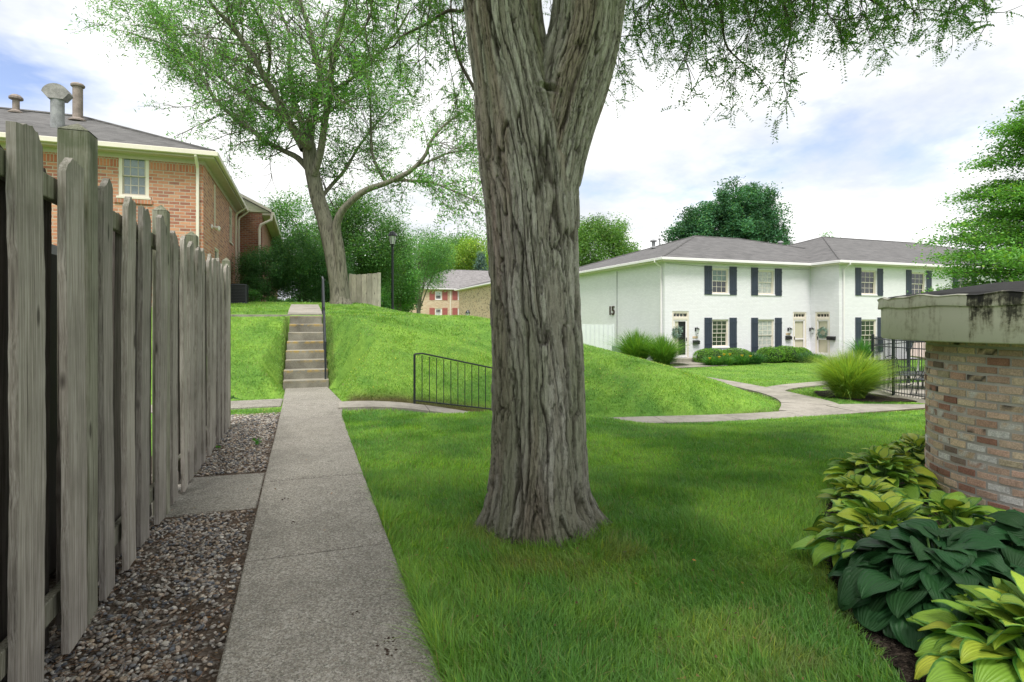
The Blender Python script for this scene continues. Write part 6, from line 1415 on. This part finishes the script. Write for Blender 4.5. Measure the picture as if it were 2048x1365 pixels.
# vine leaf on the fence end, weeds in the gravel
def weed(name, label, c, n, L, h, seed, base=(.06, .22, .03), wid=.7):
    rg = np.random.default_rng(seed); T = thing(name, label, 'weed', c); P = []; A = []
    for k in range(n): a = rg.uniform(0, 6.28); d = np.array([math.cos(a), math.sin(a), .2]); P.append(np.array(c) + d * L * rg.uniform(.3, .9) + np.array([0, 0, h * rg.uniform(.2, 1)])); A.append(d)
    V, Fc = leafcards(np.array(P), rg.uniform(.6, 1.1, n) * L, wid, rg, 1.0, .1, np.array(A)); np_obj('leaves', V, Fc, M['leaf'], T, col=np.repeat(leafcol(n, rg, base, .15, .1), 4, 0))
    mb = MB(); mb.tube([np.array(c) + (0, 0, -.02), np.array(c) + (0, 0, h)], .003, 4); mb.build('stem', M['stem'], T)
weed('vine', 'single large green vine leaf poking out at the end of the board fence', tuple(WP(458, 803, 8.0)), 3, .17, .05, 1, (.035, .19, .035), .8)
weed('weed', 'small leafy weed in the gravel just before the far slab', gp(517, 893, .01), 12, .06, .09, 2)
weed('weed', 'tiny low weed at the foot of the board fence', gp(437, 900, .01), 14, .035, .04, 3)
# leaf litter and twigs on the path and the lawn edge
rg = np.random.default_rng(8); n = 520; x = rg.uniform(-1.05, 2.6, n); y = 1.6 + 7 * rg.random(n) ** 1.6; k = ~((x > path_l(y)) & (x < path_r(y))) | (rg.random(n) < .10); x, y = x[k], y[k]; n = len(x)
P = np.c_[x, y, np.where((x > path_l(y)) & (x < path_r(y)), .042, .035)]; V, Fc = leafcards(P, rg.uniform(.010, .032, n), .5, rg, 2.5); V[:, 2] = np.maximum(V[:, 2], .037)
tag(np_obj('leaf_litter', V, Fc, M['leaf'], col=np.repeat(leafcol(n, rg, (.20, .12, .055), .4, .3), 4, 0)), kind='stuff')
mb = MB()
for k in range(900):
    x = rg.uniform(-1.1, -.38); y = 1.4 + 6 * rg.random() ** 1.5; a = rg.uniform(0, 3.14); l = rg.uniform(.02, .06)
    if 4.86 < y < 6.1: continue
    mb.tube([(x - l * math.cos(a), y - l * math.sin(a), .032 + rg.uniform(-.01, .006)), (x, y, .040), (x + l * math.cos(a + .2), y + l * math.sin(a + .2), .032)], .0012, 3, cap=False)
tag(mb.build('pine_needles', m_simple('dry_needles', (.16, .09, .05), .8, .4, 30)), kind='stuff')
# crumbs of soil on the path, small dark droppings patches
mb = MB()
for cx, cy_, s_, n in ((.33, 2.63, .035, 26), (.22, 2.93, .018, 10), (.36, 2.55, .03, 16), (-.17, 5.0, .02, 8), (-.1, 4.4, .014, 6)):
    for k in range(n):
        a = rg.uniform(0, 6.28); q = s_ * rg.random() ** .5 * 1.4; r_ = rg.uniform(.003, .009); mb.lathe([(r_, .034), (r_ * .9, .034 + r_ * .5), (r_ * .3, .034 + r_ * .8)], (cx + q * math.cos(a), cy_ + q * math.sin(a)), 5)
tag(mb.build('soil_crumbs', m_simple('dark_soil', (.04, .022, .014), .95)), kind='stuff')

# mulch chips and clover heads
rg = np.random.default_rng(14); n = 9000; x = rg.uniform(2.0, 7, n); y = rg.uniform(.8, 6.2, n); k = inpoly(x, y, BED) & (np.hypot(x - WC[0], y - WC[1]) > 1.0); x, y = x[k], y[k]; n = len(x)
V, Fc = leafcards(np.c_[x, y, TZ(x, y) + .032 + rg.uniform(0, .012, n)], rg.uniform(.012, .045, n), .4, rg, 1.2)
tag(np_obj('mulch_chips', V, Fc, M['leaf'], col=np.repeat(leafcol(n, rg, (.06, .045, .035), .4, .15), 4, 0)), kind='stuff')
n = 2600; x = rg.uniform(.7, 9.5, n); y = rg.uniform(10.7, 14.5, n); k = lawn_mask(x, y) & (fbm(x * .8, y * .8, 0, 91) > .47); x, y = x[k], y[k]; n = len(x)
V, Fc = leafcards(np.c_[x, y, TZ(x, y) + rg.uniform(.03, .055, n)], rg.uniform(.012, .024, n), .9, rg, 1.5)
tag(np_obj('clover', V, Fc, M['leaf'], col=np.repeat(leafcol(n, rg, (.50, .52, .10), .3, .1), 4, 0)), kind='stuff')
